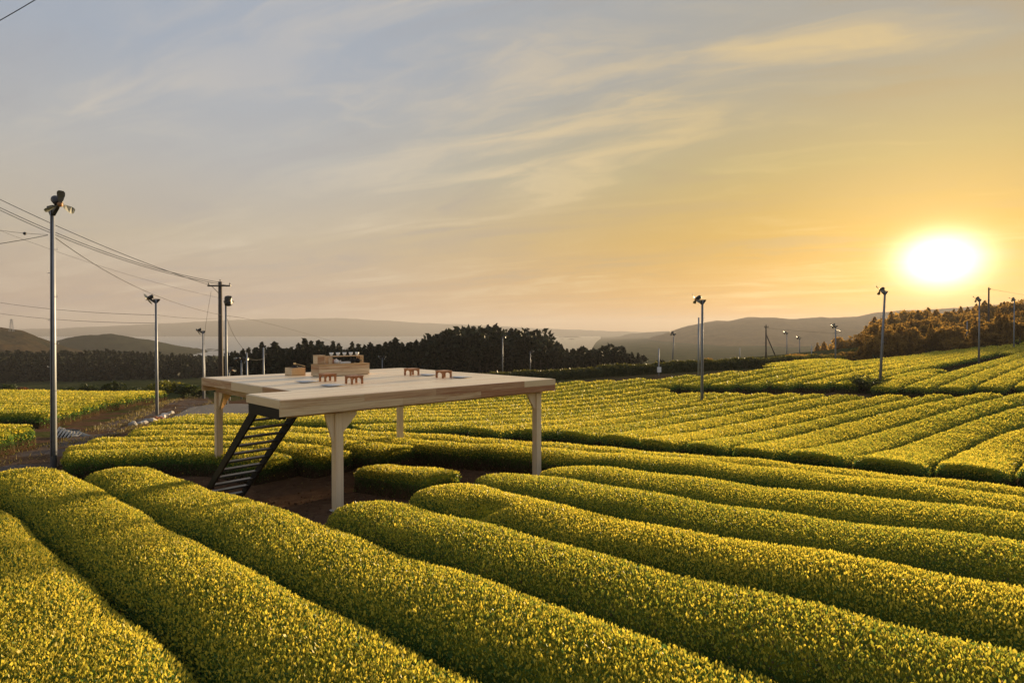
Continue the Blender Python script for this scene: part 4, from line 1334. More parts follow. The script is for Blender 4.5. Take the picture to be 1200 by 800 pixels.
for k, (px, py, lab) in enumerate(CUS):
    p = ontop(px, py)
    if k == 0:
        cu0 = empty('floor_cushion', p, -R(PSI), lab, 'cushion', 'floor cushions on the deck'); cushion_parts(cu0)
    else: dup(cu0, p, -R(PSI), lab)

# ------------------------------------------------------------------ frost fans and poles
FANG = 'frost fans on poles over the tea fields'
def frost_fan(base, top, d, face, label, tilt=0.0, spin=0.3, elev=-0.55, twin=False, thick=1.0):
    """a fan on a tall steel pole; face -1 looks left in the photograph, +1 right"""
    p = at(base[0], base[1], d); g = gz(p.x, p.y); h = at(top[0], top[1], d).z - g
    o = empty('frost_fan', (p.x, p.y, g), 0, label, 'frost fan', FANG)
    o.rotation_euler = (0, tilt, 0)
    r0, r1 = 0.105 * thick, 0.070 * thick
    MB().tube([(0, 0, -0.3), (0, 0, h * 0.5), (0, 0, h)], [r0, (r0 + r1) / 2, r1], 12).build('pole', M_GALV, o, True)
    rung = None
    for k in range(7 if d < 50 else 0):
        z = h * 0.30 + k * h * 0.09
        if rung is None:
            rung = MB().tube([(0.04, 0, 0), (0.17, 0, 0), (0.17, 0, 0.04)], 0.009, 5).build('climbing_rung', M_GALV, o); q = rung
        else: q = link('climbing_rung', rung.data, o)
        q.location = (0, 0, z); q.rotation_euler = (0, 0, math.pi * (k % 2))
    MB().tube([(0, -0.09, 0.4), (0.01, -0.085, h * 0.7), (0.02, -0.08, h - 0.1)], 0.014, 5).build('cable', M_WIRE, o)
    
    az = 0.0 if face > 0 else math.pi
    for q, a in enumerate(([az - 0.55 if face > 0 else az + 0.3] if not twin else [0.0, math.pi])):
        Mh = Matrix.Translation((0, 0, h)) @ Matrix.Rotation(a, 4, 'Z')
        br = MB()
        br.prism([(-0.26, 0.02), (-0.20, -0.08), (-0.05, -0.26), (0.06, -0.26), (0.34, -0.06), (0.40, 0.10), (0.30, 0.10), (0.20, 0.0)], -0.05, 0.05, 'y', Mh)
        br.box((-0.24, -0.06, 0.021), (0.16, 0.06, 0.05), Mh)
        br.build('bracket', M_DARKMETAL, o)
        Mm = Mh @ Matrix.Translation((0.34, 0, 0.14)) @ Matrix.Rotation(-elev, 4, 'Y')
        MB().lathe([(0.03, -0.22), (0.11, -0.21), (0.13, -0.16), (0.13, 0.10), (0.10, 0.14), (0.05, 0.15)], 14, Mm @ Matrix.Rotation(math.pi / 2, 4, 'Y')).build('motor', M_DARKMETAL, o, True)
        MB().lathe([(0.05, 0.152), (0.075, 0.16), (0.07, 0.23), (0.03, 0.26)], 12, Mm @ Matrix.Rotation(math.pi / 2, 4, 'Y')).build('hub', M_HUB, o, True)
        for k in range(3):
            Mb = Mm @ Matrix.Translation((0.20, 0, 0)) @ Matrix.Rotation(spin + k * 2 * math.pi / 3, 4, 'X')
            V = []; F = []
            for i, (rr_, wd_, tw) in enumerate(((0.05, 0.035, 0.9), (0.16, 0.075, 0.75), (0.32, 0.105, 0.55), (0.40, 0.10, 0.42), (0.45, 0.06, 0.38))):
                for sgn in (-1, 1):
                    for th in (0.006, -0.006):
                        V.append((sgn * wd_ * math.sin(tw) + th, sgn * wd_ * math.cos(tw), rr_))
            for i in range(4):
                a_ = i * 4
                F += [(a_, a_ + 4, a_ + 6, a_ + 2), (a_ + 1, a_ + 3, a_ + 7, a_ + 5), (a_, a_ + 1, a_ + 5, a_ + 4), (a_ + 2, a_ + 6, a_ + 7, a_ + 3)]
            F += [(0, 2, 3, 1), (16, 17, 19, 18)]
            MB().add(V, F, Mb).build('blade', M_BLADE, o)
    return o


def dep(px, py): return float(hit(px, py)[1])


frost_fan((63, 549), (59.5, 243), dep(63, 549), 1, 'tallest frost fan, on a thick grey pole at the left in front of the tea', 0.006, 0.15, thick=0.86)
frost_fan((184, 487), (182, 351), dep(184, 487), -1, 'frost fan on a slim pole beside the track by the row of stones', 0, 0.5)
frost_fan((238.5, 468), (236.5, 388), dep(238, 468), -1, 'frost fan on a pole rising just behind the left corner of the deck', 0, 0.9)
big = frost_fan((265.5, 470), (264.5, 353), 50.0, 1, 'frost fan with a big dark motor close against the wooden utility pole', 0, 0.2, thick=1.1)
hb_ = at(264.5, 353, 50.0).z - big.location.z
MB().lathe([(0.10, -0.45), (0.25, -0.40), (0.28, -0.30), (0.28, 0.22), (0.24, 0.34), (0.08, 0.40)], 16, Matrix.Translation((0.24, -0.12, hb_ + 0.05))).build('motor_housing', M_DARKMETAL, big, True)
frost_fan((589, 441), (590.5, 395), 105, 1, 'frost fan on a pale pole standing in front of the dark trees behind the deck', 0, 0.2)
frost_fan((621.5, 441), (623, 412), 112, 1, 'shorter frost fan right of the one before the dark trees', 0, 0.8)
frost_fan((822.5, 481), (820.5, 352), dep(822, 481), -1, 'frost fan on a pole standing alone in the middle field', 0, 0.1)
frost_fan((787.5, 440), (791, 391), 88, -1, 'far frost fan on a thin pole by the lone dark tree', 0.06, 0.4)
frost_fan((1031, 455), (1037, 341.5), dep(1031, 455), -1, 'leaning frost fan beside the dark bush of the upper field', 0.045, 0.35)
frost_fan((979, 427), (980, 382), dep(979, 427), -1, 'frost fan in front of the lowest end of the wooded slope', 0.0, 0.7)
frost_fan((1147, 428), (1145.5, 351), dep(1147, 428), -1, 'frost fan right below the setting sun beside the sunken track', 0.0, 0.5)
frost_fan((1188, 413.5), (1186, 351), dep(1188, 413), -1, 'frost fan at the upper right end of the sunken track', 0.0, 0.75)
frost_fan((922, 421), (921.5, 390), 112, -1, 'small far frost fan right of the braced utility pole', 0.0, 0.3)
frost_fan((937, 421), (938, 396), 118, -1, 'tiny far frost fan just left of the pale short post', 0.0, 0.3)
frost_fan((448, 432), (448, 419), 100, 1, 'small pole with two fan heads above the deck behind the tea counter', 0.0, 0.9, twin=True)
frost_fan((283, 442), (283, 422), 62, 1, 'short frost fan just right of the wooden utility pole', 0.0, 0.9, twin=True)
frost_fan((268.5, 446), (268.5, 434), 58, 1, 'lowest frost fan, its head just above the deck by the utility pole', 0.0, 0.4)


def pole(name, base, top, d, label, cat, r=0.10, mat=None, group=None, arm=None, ins=True, armz=0.35, brace=None):
    p = at(base[0], base[1], d); g = gz(p.x, p.y); h = at(top[0], top[1], d).z - g
    o = empty(name, (p.x, p.y, g), 0, label, cat, group)
    MB().tube([(0, 0, -0.3), (0, 0, h)], [r * 1.25, r * 0.85], 12).build('shaft', mat or M_POLEWOOD, o, True)
    if arm:
        MB().box((-arm, -0.06 - r, h - armz - 0.06), (arm, 0.06 - r, h - armz + 0.06), None, 0.008).build('crossarm', M_DARKMETAL, o)
        MB().tube([(-arm * 0.6, -r - 0.03, h - armz - 0.06), (0, -r - 0.02, h - armz - 0.65)], 0.022, 5).build('arm_stay', M_DARKMETAL, o)
        for k in (-1, 0.0, 1):
            x = k * arm * 0.92
            z = h - armz + 0.061
            if k == 0: z = h
            MB().lathe([(0.018, 0), (0.018, 0.07), (0.055, 0.08), (0.06, 0.11), (0.035, 0.12), (0.05, 0.15), (0.02, 0.18)], 10, Matrix.Translation((x, -r if k else 0, z))).build('insulator', M_PORC if d < 40 else M_DARKMETAL, o, True)
    if brace:
        MB().tube([(0, 0, h * 0.78), (brace, 0, -0.2)], r * 0.8, 8).build('brace', mat or M_POLEWOOD, o, True)
    return o


pole('utility_pole', (259, 475), (258.5, 330), 50.8, 'tall dark wooden utility pole with a crossarm behind the left corner of the deck', 'utility pole', 0.17, None, None, 0.95)
pole('utility_pole', (897.5, 421), (899, 381), 105, 'utility pole with a slanting brace in front of the brown mountain', 'utility pole', 0.12, None, None, 0.35, brace=2.5)
pole('utility_pole', (1158, 408), (1158.5, 337), 125, 'bare dark utility pole standing against the sunset above the wooded slope', 'utility pole', 0.16, None, None, 0.28)
PG = 'plain thin poles along the fields'
for b, t, d, lab in (((289.5, 442), (290, 413), 60, 'grey pole right of the utility pole, nearest of the pair above the deck'), ((309, 441), (309.5, 407), 64, 'thin grey pole rising before the trees left of the tea counter'),
                     ((239.5, 446), (240, 403), 66, 'short pale pole close behind the fan at the left deck corner'), ((818.5, 449), (819, 372), 54.8, 'thin pole half hidden behind the lone fan of the middle field'),
                     ((772, 441), (773, 408), 64, 'thin pole with a small white box at the left end of the rough hedge'), ((951, 421), (951, 405), 118, 'pale short post before the foot of the wooded slope'),
                     ((1133, 409), (1134, 376), 118, 'faint thin pole before the wooded slope left of the sunset fan'), ((867, 424), (867, 407.5), 120, 'tiny far post in front of the brown mountain')):
    o = pole('thin_pole', b, t, d, lab, 'pole', 0.075, M_GALV, PG)
    if 'white box' in lab:
        MB().box((-0.2, -0.25, 0.35), (0.2, -0.09, 0.9), None, 0.01).build('meter_box', M_PORC, o)

# pylon on the left hill
pl = at(13.5, 386.5, 560)
py_ = empty('lattice_tower', (pl.x, pl.y, pl.z - 1.5), 0.3, 'small lattice power tower on the hill at the left edge', 'tower')
H = 11.5
mb = MB()
for sx in (-1, 1):
    for sy in (-1, 1): mb.tube([(sx * 1.5, sy * 1.5, 0), (sx * 0.35, sy * 0.35, H)], 0.14, 4)
mb.build('tower_leg', M_GALV, py_)
mb = MB()
for k in range(6):
    z0, z1 = H * k / 6, H * (k + 1) / 6
    w0 = 1.5 - 1.15 * k / 6; w1 = 1.5 - 1.15 * (k + 1) / 6
    for s in (-1, 1): mb.tube([(-w0, s * w0, z0), (w1, s * w1, z1)], 0.08, 3); mb.tube([(s * w0, -w0, z0), (s * w1, w1, z1)], 0.08, 3)
mb.build('tower_bracing', M_GALV, py_)
for z in (H * 0.72, H * 0.88): MB().box((-2.0, -0.12, z), (2.0, 0.12, z + 0.2)).build('tower_arm', M_GALV, py_)

# wires: each hangs between two real points
def wire(pts, r, label, name='power_line', cat='power line', group='power lines to the utility pole'):
    P = [at(*q) for q in pts]
    n = 26; out = []
    if len(P) == 2: P = [P[0], (P[0] + P[1]) / 2 + Vector((0, 0, -0.012 * (P[0] - P[1]).length)), P[1]]
    t1 = (P[1] - P[0]).length / ((P[1] - P[0]).length + (P[2] - P[1]).length)
    for k in range(n + 1):
        t = k / n
        l0 = (t - t1) * (t - 1) / ((0 - t1) * (0 - 1)); l1 = (t) * (t - 1) / (t1 * (t1 - 1)); l2 = t * (t - t1) / (1 * (1 - t1))
        out.append(P[0] * l0 + P[1] * l1 + P[2] * l2)
    o = MB().tube(out, r, 5).build(name, M_WIRE)
    return tag(o, label, cat, group)


wire([(-60, 204, 38), (112, 284.5, 43), (246, 334, 50.6)], 0.020, 'uppermost of three cables running from the left edge to the utility pole')
wire([(-60, 213, 38), (112, 291, 43), (259, 331, 50.8)], 0.020, 'middle one of three cables running from the left edge to the utility pole')
wire([(-60, 216, 38), (112, 293.5, 43), (271, 335, 50.6)], 0.020, 'lowest of three cables running from the left edge to the utility pole')
wire([(-60, 246, 38), (112, 310, 44), (262, 350, 50.6)], 0.008, 'faint thin wire below the three cables, ending at the utility pole')
wire([(64, 278, 19.2), (168, 340, 32), (259, 369, 50.6)], 0.012, 'cable slanting down from the tallest frost fan to the utility pole', group='cables between the frost fans')
wire([(56, 275.5, 19.1), (-40, 291, 17.5)], 0.009, 'cable from the tallest frost fan out of the left edge, lower of the two', group='cables between the frost fans')
wire([(56, 275, 19.1), (-40, 262, 22)], 0.006, 'thin upper cable with a bead from the tallest frost fan to the left edge', group='cables between the frost fans')
bd = at(29, 273.6, 20.0)
tag(MB().lathe([(0.01, -0.05), (0.045, -0.03), (0.045, 0.03), (0.01, 0.05)], 10, Matrix.Translation(bd)).build('wire_clamp', M_DARKMETAL, None, True), 'small dark bead clamped on the thin cable left of the tallest fan', 'clamp')
wire([(-60, 343, 60), (182, 369, 41.6)], 0.014, 'thin line crossing low at the left, upper one, ending at the fan by the stones', group='cables between the frost fans')
wire([(-60, 357, 60), (182, 378.5, 41.7)], 0.014, 'thin line crossing low at the left, lower one, ending at the fan by the stones', group='cables between the frost fans')
wire([(184, 369, 41.5), (258, 373, 50.6)], 0.010, 'short thin line from the fan by the stones to the utility pole', group='cables between the frost fans')
wire([(266, 370, 50), (330, 383, 80), (400, 403, 110)], 0.018, 'thin line running from the utility pole away to the dark trees', group='cables between the frost fans')
wire([(266.5, 374, 50), (276, 396, 55), (290, 414, 60)], 0.014, 'cable drooping from the fan by the utility pole to the grey pole', group='cables between the frost fans')
wire([(247.5, 341, 50.6), (241.5, 378, 57), (239.5, 404, 66)], 0.012, 'cable hanging from the left end of the crossarm down to the short pale pole', group='cables between the frost fans')
wire([(-60, 56, 14), (48, -4, 14)], 0.010, 'thick cable crossing the very top left corner of the sky', group='power line over the corner')
wire([(899.5, 384.5, 105), (940, 388, 100), (979.5, 386, 80.5)], 0.016, 'thin line from the braced utility pole to the fan before the wooded slope', group='cables between the frost fans')
wire([(1158.5, 338, 125), (1185, 343, 130), (1260, 352, 140)], 0.022, 'line leaving the pole above the wooded slope to the right', group='cables between the frost fans')
wire([(290, 420, 60), (300, 421.5, 62), (309.5, 420, 64)], 0.014, 'short line linking the two grey poles before the trees', group='cables between the frost fans')

# ------------------------------------------------------------------ trees
def crown_mesh(name, kind, n, seed, mat, leaf=1.0):
    """a crown of one unit height made of many small sprays; age is a tint of its own"""
    rng = np.random.default_rng(seed)
    if kind == 'conifer':
        z = rng.beta(1.15, 1.35, n); rad = 0.235 * (1 - z) ** 0.72 * (0.78 + 0.30 * np.sin(z * 38 + rng.uniform(0, 6)) * 0.6)
        th = rng.uniform(0, 2 * math.pi, n)
        lob = 1 + 0.28 * np.sin(th * 3 + seed + z * 7) + 0.16 * np.sin(th * 7 + z * 19)
        r = rad * lob * rng.uniform(0.35, 1.0, n) ** 0.5
        p = np.c_[r * np.cos(th), r * np.sin(th), 0.10 + 0.90 * z]
        d = np.c_[np.cos(th), np.sin(th), rng.uniform(-0.7, 0.35, n)] + rng.normal(0, 0.3, (n, 3))
        s = leaf * 0.075 * (1.12 - 0.62 * z) * np.exp(rng.normal(0, 0.25, n))
    else:
        k = 9 if kind == 'round' else 14
        cs = rng.normal(0, 1, (k, 3)); cs /= np.linalg.norm(cs, axis=1)[:, None]
        cs = cs * rng.uniform(0.10, 0.30, (k, 1)) * np.array([1.25, 1.25, 0.9]) + np.array([0, 0, 0.60 if kind == 'round' else 0.52])
        which = rng.integers(0, k, n); rad = rng.uniform(0.10, 0.22, k)
        v = rng.normal(0, 1, (n, 3)); v /= np.linalg.norm(v, axis=1)[:, None]
        p = cs[which] + v * (rad[which] * rng.uniform(0.45, 1.0, n) ** 0.5)[:, None]
        if kind != 'round': p[:, 2] = np.abs(p[:, 2] * 0.95)
        d = v + rng.normal(0, 0.5, (n, 3)); s = leaf * 0.055 * np.exp(rng.normal(0, 0.3, n))
    d /= np.linalg.norm(d, axis=1)[:, None]
    sd = np.cross(d, rng.normal(0, 1, (n, 3))); sd /= np.linalg.norm(sd, axis=1)[:, None] + 1e-9
    w_ = s * rng.uniform(0.35, 0.55, n)
    V = np.stack([p - d * (s * 0.4)[:, None], p + sd * w_[:, None], p + d * (s * 0.8)[:, None], p - sd * w_[:, None]], 1).reshape(-1, 3)
    age = np.clip(rng.normal(0.42, 0.22, n) + 0.15 * np.sin(p[:, 0] * 23 + p[:, 2] * 17), 0, 1)
    return mesh_np(name, V, np.arange(4 * n), np.full(n, 4), mat, {'age': np.repeat(age, 4)})


def trunk_mesh(name, seed, hgt=0.9, r=0.022, limbs=7):
    rng = random.Random(seed); m = MB()
    m.tube([(0, 0, -0.05), (rng.uniform(-.01, .01), rng.uniform(-.01, .01), hgt * 0.5), (0, 0, hgt)], [r, r * 0.7, r * 0.15], 7)
    for k in range(limbs):
        z = hgt * rng.uniform(0.25, 0.85); a = rng.uniform(0, 6.28); l = 0.17 * (1.05 - z)
        m.tube([(0, 0, z), (l * math.cos(a), l * math.sin(a), z + 0.03)], [r * 0.35, r * 0.1], 4, False)
    o = m.build(name, M_BARK); me = o.data; bpy.data.objects.remove(o); return me


CROWNS = {}
def crowns(kind, mat, cnt, n, leaf, seed):
    CROWNS[(kind, mat.name)] = [crown_mesh('crown', kind, n, seed + i, mat, leaf) for i in range(cnt)]
    return CROWNS[(kind, mat.name)]


cf = crowns('conifer', M_NEEDLE, 7, 900, 1.25, 31)
rd = crowns('round', M_NEEDLE, 5, 1000, 1.35, 51)
wc = crowns('conifer', M_GLOWLEAF, 5, 1500, 0.85, 71)
wr = crowns('round', M_GLOWLEAF, 6, 1900, 0.9, 81)
TRK = [trunk_mesh('trunk', 5 + i) for i in range(3)]
rt = random.Random(12)


def tree(name, x, y, h, crown, label, group, wide=1.0, cat='tree', sink=0.0):
    z = gz(x, y) - sink
    o = empty(name, (x, y, z), rt.uniform(0, 6.28), label, cat, group)
    c = link('crown', crown, o); c.scale = (h * wide, h * wide, h)
    t = link('trunk', rt.choice(TRK), o); t.scale = (h, h, h)
    return o


def sil(pts, x): return float(np.interp(x, [a for a, b in pts], [b for a, b in pts]))


S_MID = [(262, 414), (275, 411), (285, 409), (300, 405.5), (312, 404), (322, 401), (332, 404), (343, 404), (350, 401), (357, 396.5), (366, 400), (375, 395.5), (384, 404), (393, 403), (402, 406), (410, 405), (420, 404), (436, 401), (447, 402), (458, 401), (466, 398.5), (476, 401), (486, 399), (498, 397),
         (506, 392), (514, 389), (524, 391), (532, 386), (545, 384), (560, 382.5), (575, 381.5), (590, 383), (600, 384), (612, 386), (624, 388), (634, 392), (642, 396), (650, 401), (656, 404), (664, 412), (672, 411), (684, 406), (696, 406), (708, 406.5), (720, 405.5), (732, 407), (742, 411), (750, 414), (757, 419), (764, 424), (770, 427)]
TGc = 'dark conifers of the tree belt behind the deck'
for row, (d0, d1, st_, dy) in enumerate(((118, 128, 7.0, 6.0), (130, 142, 7.0, 1.0), (146, 160, 8.0, 0.0))):
    x = 262.0 + row * 2
    while x < 768:
        d = rt.uniform(d0, d1)
        yy_ = sil(S_MID, x) + dy + (rt.uniform(-4.5, 5.0) if row == 2 else rt.uniform(-2.5, 4.0))
        p = at(x, yy_, d); g = gz(p.x, p.y); h = p.z - g
        rnd = (510 < x < 655 and rt.random() < 0.6) or (665 < x and rt.random() < 0.5)
        if h > 2.0:
            tree('conifer_tree' if not rnd else 'broadleaf_tree', p.x, p.y, h, rt.choice(rd if rnd else cf),
                 'dark rounded tree standing close among the tree belt behind the deck' if rnd else 'dark pointed conifer standing close in the tree belt behind the deck',
                 'dark rounded trees of the tree belt' if rnd else TGc, rt.uniform(0.8, 1.15) * (1.0 if not rnd else 1.1))
        x += st_ * rt.uniform(0.75, 1.25)
p = at(790, 424, 92); tree('broadleaf_tree', p.x, p.y, p.z - gz(p.x, p.y), rd[0], 'small lone dark tree at the left foot of the brown mountain', None, 1.3)
p = at(776, 421, 96); tree('broadleaf_tree', p.x, p.y, p.z - gz(p.x, p.y), rd[2], 'rounded dark tree at the right end of the tree belt', None, 1.2)
p = at(830, 418, 92); tree('young_tree', p.x, p.y, p.z - gz(p.x, p.y), wr[1], 'small sparse pale tree just right of the lone fan of the middle field', None, 1.1)

S_RIGHT = [(928, 421), (940, 417), (952, 408), (960, 401), (966, 398), (974, 404), (982, 394), (990, 392), (1000, 392.5), (1008, 390), (1015, 382), (1024, 374), (1030, 367), (1037, 366), (1046, 364), (1060, 363), (1076, 362), (1092, 361), (1106, 359), (1120, 361), (1135, 358), (1150, 354), (1170, 351.5), (1200, 350), (1240, 346), (1320, 344), (1500, 350)]
RG = 'trees of the wooded slope under the sunset'
for row, (d0, d1, st_, dy) in enumerate(((101, 108, 8, 38), (108, 118, 9, 30), (122, 140, 10, 20), (140, 160, 10, 12), (165, 190, 10, 4), (190, 215, 10, 0))):
    x = 932.0 + row * 3
    while x < 1330:
        d = rt.uniform(d0, d1)
        base = sil(S_RIGHT, x); yy_ = min(base + dy * rt.uniform(0.4, 1.2) + rt.uniform(-2, 3), 414 if x < 1010 else 402)
        p = at(x, yy_, d); g = gz(p.x, p.y); h = p.z - g
        if h > 1.6:
            sink = max(0.0, 0)
            pointed = rt.random() < 0.5
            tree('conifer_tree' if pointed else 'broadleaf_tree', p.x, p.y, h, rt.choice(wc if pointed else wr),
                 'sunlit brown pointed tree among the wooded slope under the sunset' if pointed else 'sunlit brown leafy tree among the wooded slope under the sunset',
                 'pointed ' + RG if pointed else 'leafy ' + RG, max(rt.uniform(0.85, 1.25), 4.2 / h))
        x += st_ * rt.uniform(0.8, 1.2)

# far-off wood across the valley at the left: one mass
V = []; AG = []; FS = []
rw = np.random.default_rng(77)
wood_v = []; wood_a = []
for row, (d0, d1) in enumerate(((255, 275), (280, 300), (305, 340))):
    x = -160.0
    while x < 300:
        d = rw.uniform(d0, d1)
        ytop = np.interp(x, [-160, 0, 60, 130, 200, 262, 300], [408, 411, 411, 410, 413, 418, 420]) + rw.uniform(-1.2, 3) + (5 if row == 0 else 0)
        p = at(x, ytop, d); g = gz(p.x, p.y); h = p.z - g
        if h > 2:
            me = cf[rw.integers(0, len(cf))]
            co = np.zeros(len(me.vertices) * 3, np.float32); me.vertices.foreach_get('co', co); co = co.reshape(-1, 4, 3)[::5]
            ag = np.zeros(len(me.vertices), np.float32); me.attributes['age'].data.foreach_get('value', ag); ag = ag.reshape(-1, 4)[::5]
            c0 = co.mean(1, keepdims=True); co = c0 + (co - c0) * 2.0
            wood_v.append(co * np.array([h * 0.95, h * 0.95, h]) + np.array([p.x, p.y, g])); wood_a.append(ag)
        x += rw.uniform(4.0, 6.5)
wood_v = np.concatenate(wood_v).reshape(-1, 3); wood_a = np.concatenate(wood_a).ravel()
o = link('woods', mesh_np('woods', wood_v, np.arange(len(wood_v)), np.full(len(wood_v) // 4, 4), M_NEEDLE, {'age': wood_a})); o['kind'] = 'stuff'
tag(o, 'dark far-off wood across the valley at the left below the hills', 'woods')

# ------------------------------------------------------------------ bushes
def bush(px, py_top, py_base, d, wpx, mat, label, seed, group=None, n=900, leaf=1.1, name='bush'):
    p = at(px, py_base, d); g = gz(p.x, p.y); top = at(px, py_top, d).z; h = max(top - g, 0.5)
    wdt = wpx * d / FPX
    o = empty(name, (p.x, p.y, g), 0.3 * seed, label, 'bush', group)
    c = link('crown', crown_mesh('crown', 'bush', n, 400 + seed, mat, leaf), o)
    s = wdt / 0.85; c.scale = (s, s, h / 0.95)
    m = MB(); r_ = random.Random(seed)
    for k in range(5):
        a = r_.uniform(0, 6.28); m.tube([(0.03 * math.cos(a), 0.03 * math.sin(a), -0.1), (0.2 * wdt * math.cos(a), 0.2 * wdt * math.sin(a), h * 0.55)], [0.03, 0.01], 5)
    m.build('stem', M_BARK, o)
    return o


bush(1011, 437, 460, dep(1011, 458) - 1.2, 38, M_BUSH, 'dark round bush at the foot of the leaning fan in the upper field', 1, n=1300, leaf=0.9)
bush(1030, 441, 458, dep(1030, 457) - 1.0, 19, M_BUSH, 'narrow brownish bush between the round bush and the leaning fan', 2, leaf=1.0)
bush(193, 440, 463, 66, 34, M_YBUSH, 'bright yellow green bush behind the far end of the left field', 3, n=1200)
bush(215, 445, 466, 66, 40, M_BUSH, 'low dark green bush right of the yellow green one', 4, n=1200)
bush(232, 450, 468, 70, 34, M_BUSH, 'low dark green bush behind the left corner of the deck', 5, n=1000)
bush(24, 450, 464, 66, 30, M_RBUSH, 'rusty orange bush behind the left field at the left edge', 6, n=1000)
bush(6, 447, 464, 70, 24, M_BUSH, 'dull green bush at the very left edge behind the left field', 7)
bush(105, 446, 463, 74, 26, M_BUSH, 'dark bush behind the left field, left one of the dark pair', 8)
bush(132, 443, 463, 76, 30, M_BUSH, 'dark bush behind the left field, right one of the dark pair', 9)
bush(160, 450, 463, 72, 34, M_BUSH, 'low dull bush behind the left field near the pole by the stones', 10)
bush(78, 451, 463, 74, 22, M_BUSH, 'smallest dull bush behind the left field', 11)

# the rough hedge that closes the fields
HB = hits([(560, 448), (645, 447), (720, 442.5), (800, 437), (850, 434.5), (900, 432), (950, 427.5), (1000, 422.5), (1030, 419.5)])
HB = np.concatenate([HB[:, :2]]); HBr = resample(HB, 1.0); HBr = smooth_curve(HBr, 2.0, 6.0, 4, 1.0)
nh = len(HBr); rh = np.random.default_rng(9)
tn = np.gradient(HBr, axis=0); tn /= np.linalg.norm(tn, axis=1)[:, None]; nn = np.c_[-tn[:, 1], tn[:, 0]]
th_ = np.linspace(0, math.pi, 9); lt_, zt_ = profile(th_)
hh_ = 1.05 + 0.08 * np.sin(np.arange(nh) * 0.7) + 0.05 * rh.standard_normal(nh)
gb = ground(HBr[:, 0], HBr[:, 1])
cen = HBr + nn * 0.9
Vb = np.stack([cen[:, :1] + nn[:, :1] * lt_ * 0.85, cen[:, 1:] + nn[:, 1:] * lt_ * 0.85, gb[:, None] - 0.2 + zt_ * (hh_[:, None] + 0.2) * 0.93], -1)
idx = np.arange(nh * 9).reshape(nh, 9)
q = np.stack([idx[:-1, :-1], idx[1:, :-1], idx[1:, 1:], idx[:-1, 1:]], -1).reshape(-1, 4)
rough = link('windbreak_hedge', mesh_np('windbreak_hedge', Vb.reshape(-1, 3), np.r_[q.ravel(), idx[0], idx[-1, ::-1]], np.r_[np.full(len(q), 4), 9, 9], M_BANK, {'age': np.full(nh * 9, 0.25)}, smooth=True))
tag(rough, 'long rough dark hedge closing off the fields in front of the trees and mountain', 'hedge')
m = 26000
si = rh.uniform(0, nh - 1.001, m); i0 = si.astype(int); f_ = (si - i0)[:, None]
cc = cen[i0] * (1 - f_) + cen[i0 + 1] * f_; nv = nn[i0]; gg = gb[i0]; hm = hh_[i0]
tt = rh.uniform(0.0, 2.6, m); l_, z_ = profile(tt)
pos = np.c_[cc + nv * (l_ * -0.9)[:, None], gg + z_ * hm]
d = np.c_[rh.normal(0, 0.5, (m, 2)), rh.uniform(0.2, 1.2, m)]; d /= np.linalg.norm(d, axis=1)[:, None]
sd = np.cross(d, rh.normal(0, 1, (m, 3))); sd /= np.linalg.norm(sd, axis=1)[:, None]
sz = 0.20 * np.exp(rh.normal(0, 0.3, m)); wd = sz * 0.3
V = np.stack([pos - d * (sz * .3)[:, None], pos + sd * wd[:, None], pos + d * (sz * .8)[:, None], pos - sd * wd[:, None]], 1).reshape(-1, 3)
ag = np.clip(np.where(z_ > 0.8, rh.uniform(0.3, 1.0, m), rh.uniform(0.0, 0.45, m)), 0, 1)
lo = link('leaves', mesh_np('leaves', V, np.arange(4 * m), np.full(m, 4), M_BANK, {'age': np.repeat(ag, 4)}), rough); lo['kind'] = 'stuff'

# ------------------------------------------------------------------ by the track: stones and a heap of slatted frames
def stone(px, py, size, mat, label, seed):
    p = hit(px, py); r_ = np.random.default_rng(seed)
    import bmesh
    bm = bmesh.new(); bmesh.ops.create_icosphere(bm, subdivisions=2, radius=1.0)
    for v in bm.verts:
        n_ = v.co.normalized()
        k = 1 + 0.16 * math.sin(n_.x * 3.1 + seed) + 0.14 * math.sin(n_.y * 4.3 + seed * 2) + 0.10 * math.sin(n_.z * 5.7 + n_.x * 3)
        v.co = Vector((n_.x * k * size * r_.uniform(0.98, 1.02), n_.y * k * size * 0.8, n_.z * k * size * 0.62))
    me = bpy.data.meshes.new('stone'); bm.to_mesh(me); bm.free(); me.materials.append(mat)
    o = link('stone', me); o.location = (p[0], p[1], p[2] + size * 0.35); o.rotation_euler = (0, 0, seed * 1.3)
    return tag(o, label, 'stone', 'stones along the right edge of the track')


for k, (px, py, sz, mt, lab) in enumerate(((155, 500, 0.30, M_ROCK, 'grey stone nearest the camera in the line of stones by the track'), (162, 498.5, 0.22, M_ROCK, 'small grey stone before the first pale stone of the line'),
    (166, 497.5, 0.24, M_ROCKPALE, 'pale stone at the near end of the line of stones'), (170.5, 496.5, 0.22, M_ROCK, 'small grey stone between the two near pale stones'), (175, 495.5, 0.34, M_ROCK, 'largest dark stone in the line by the pole'),
    (178, 494.5, 0.26, M_ROCKPALE, 'pale stone at the foot of the fan pole by the track'), (183, 493.5, 0.30, M_ROCKRED, 'rusty red stone right by the fan pole, left one of the two'), (188, 492, 0.24, M_ROCKRED, 'rusty red stone farther right of the fan pole'),
    (190, 490.5, 0.27, M_ROCKPALE, 'pale stone farther along, right of the fan pole'), (194, 487.5, 0.24, M_ROCKPALE, 'farthest pale stone of the line by the track'), (200, 485.5, 0.28, M_ROCK, 'farthest grey stone of the line, near the asphalt'))):
    stone(px, py, sz, mt, lab, k + 1)

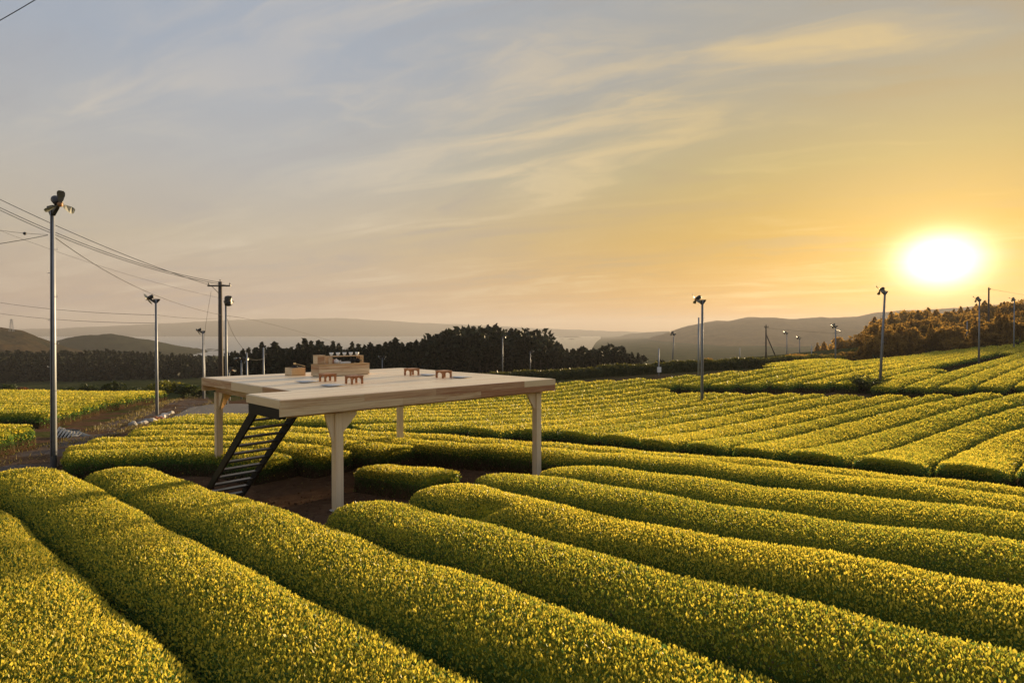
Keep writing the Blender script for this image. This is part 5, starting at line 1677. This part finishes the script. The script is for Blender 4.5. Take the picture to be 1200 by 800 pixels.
pc = hit(86, 511.5)
pile = empty('slatted_frame_heap', (pc[0], pc[1], pc[2] - 0.02), R(-12), 'heap of slatted frames leaning on a dark sheet beside the track', 'heap')
m = MB(); r_ = random.Random(4)
V = []; F = []
nx, ny = 13, 7
for i in range(nx):
    for j in range(ny):
        x = -0.75 + 1.5 * i / (nx - 1); y = -0.35 + 0.7 * j / (ny - 1)
        z = 0.36 * max(0, 1 - abs(y / 0.37) ** 2.5) * max(0.0, min(1, (0.8 - x) / 0.9 + 0.15)) * min(1, (x + 0.78) / 0.12) + r_.uniform(-0.02, 0.02)
        V.append((x, y, max(z, -0.02)))
for i in range(nx - 1):
    for j in range(ny - 1): F.append((i * ny + j, (i + 1) * ny + j, (i + 1) * ny + j + 1, i * ny + j + 1))
m.add(V, F).build('sheet', M_TARP, pile, True)
for k in range(7):
    x = -0.66 + k * 0.19; zt = 0.56 - 0.045 * k
    Ms = Matrix.Translation((x, -0.42, 0)) @ Matrix.Rotation(R(14), 4, 'Y')
    MB().box((-0.04, 0.0, 0.02), (0.04, 0.03, zt), Ms @ Matrix.Rotation(R(-24), 4, 'X')).build('slat', M_SLAT, pile)
    MB().tube([(x + 0.03, -0.47, 0.02), (x + 0.20, -0.20, zt * 0.86)], 0.024, 5).build('rail', M_SLAT, pile)
for z in (0.18, 0.36): MB().box((-0.72, -0.36 + z * 0.35, z), (0.62, -0.335 + z * 0.35, z + 0.05)).build('cross_rail', M_TARP, pile)

# ------------------------------------------------------------------ the evening haze
HZ = 0.0002
bx0, bx1, by0, by1, z0, z1 = -7800, 7800, -1000, 7800, CZ - 62, CZ + 150
mb = MB().box((bx0, by0, z0), (bx1, by1, z1))
hm_, n = new_mat('haze')
vol = n.n('ShaderNodeVolumePrincipled')
vol.inputs['Color'].default_value = (0.37, 0.375, 0.41, 1)
vol.inputs['Density'].default_value = HZ
vol.inputs['Anisotropy'].default_value = 0.22
o_ = n.n('ShaderNodeOutputMaterial'); n.t.links.new(vol.outputs[0], o_.inputs['Volume'])
hz = mb.build('haze', hm_); hz['kind'] = 'stuff'
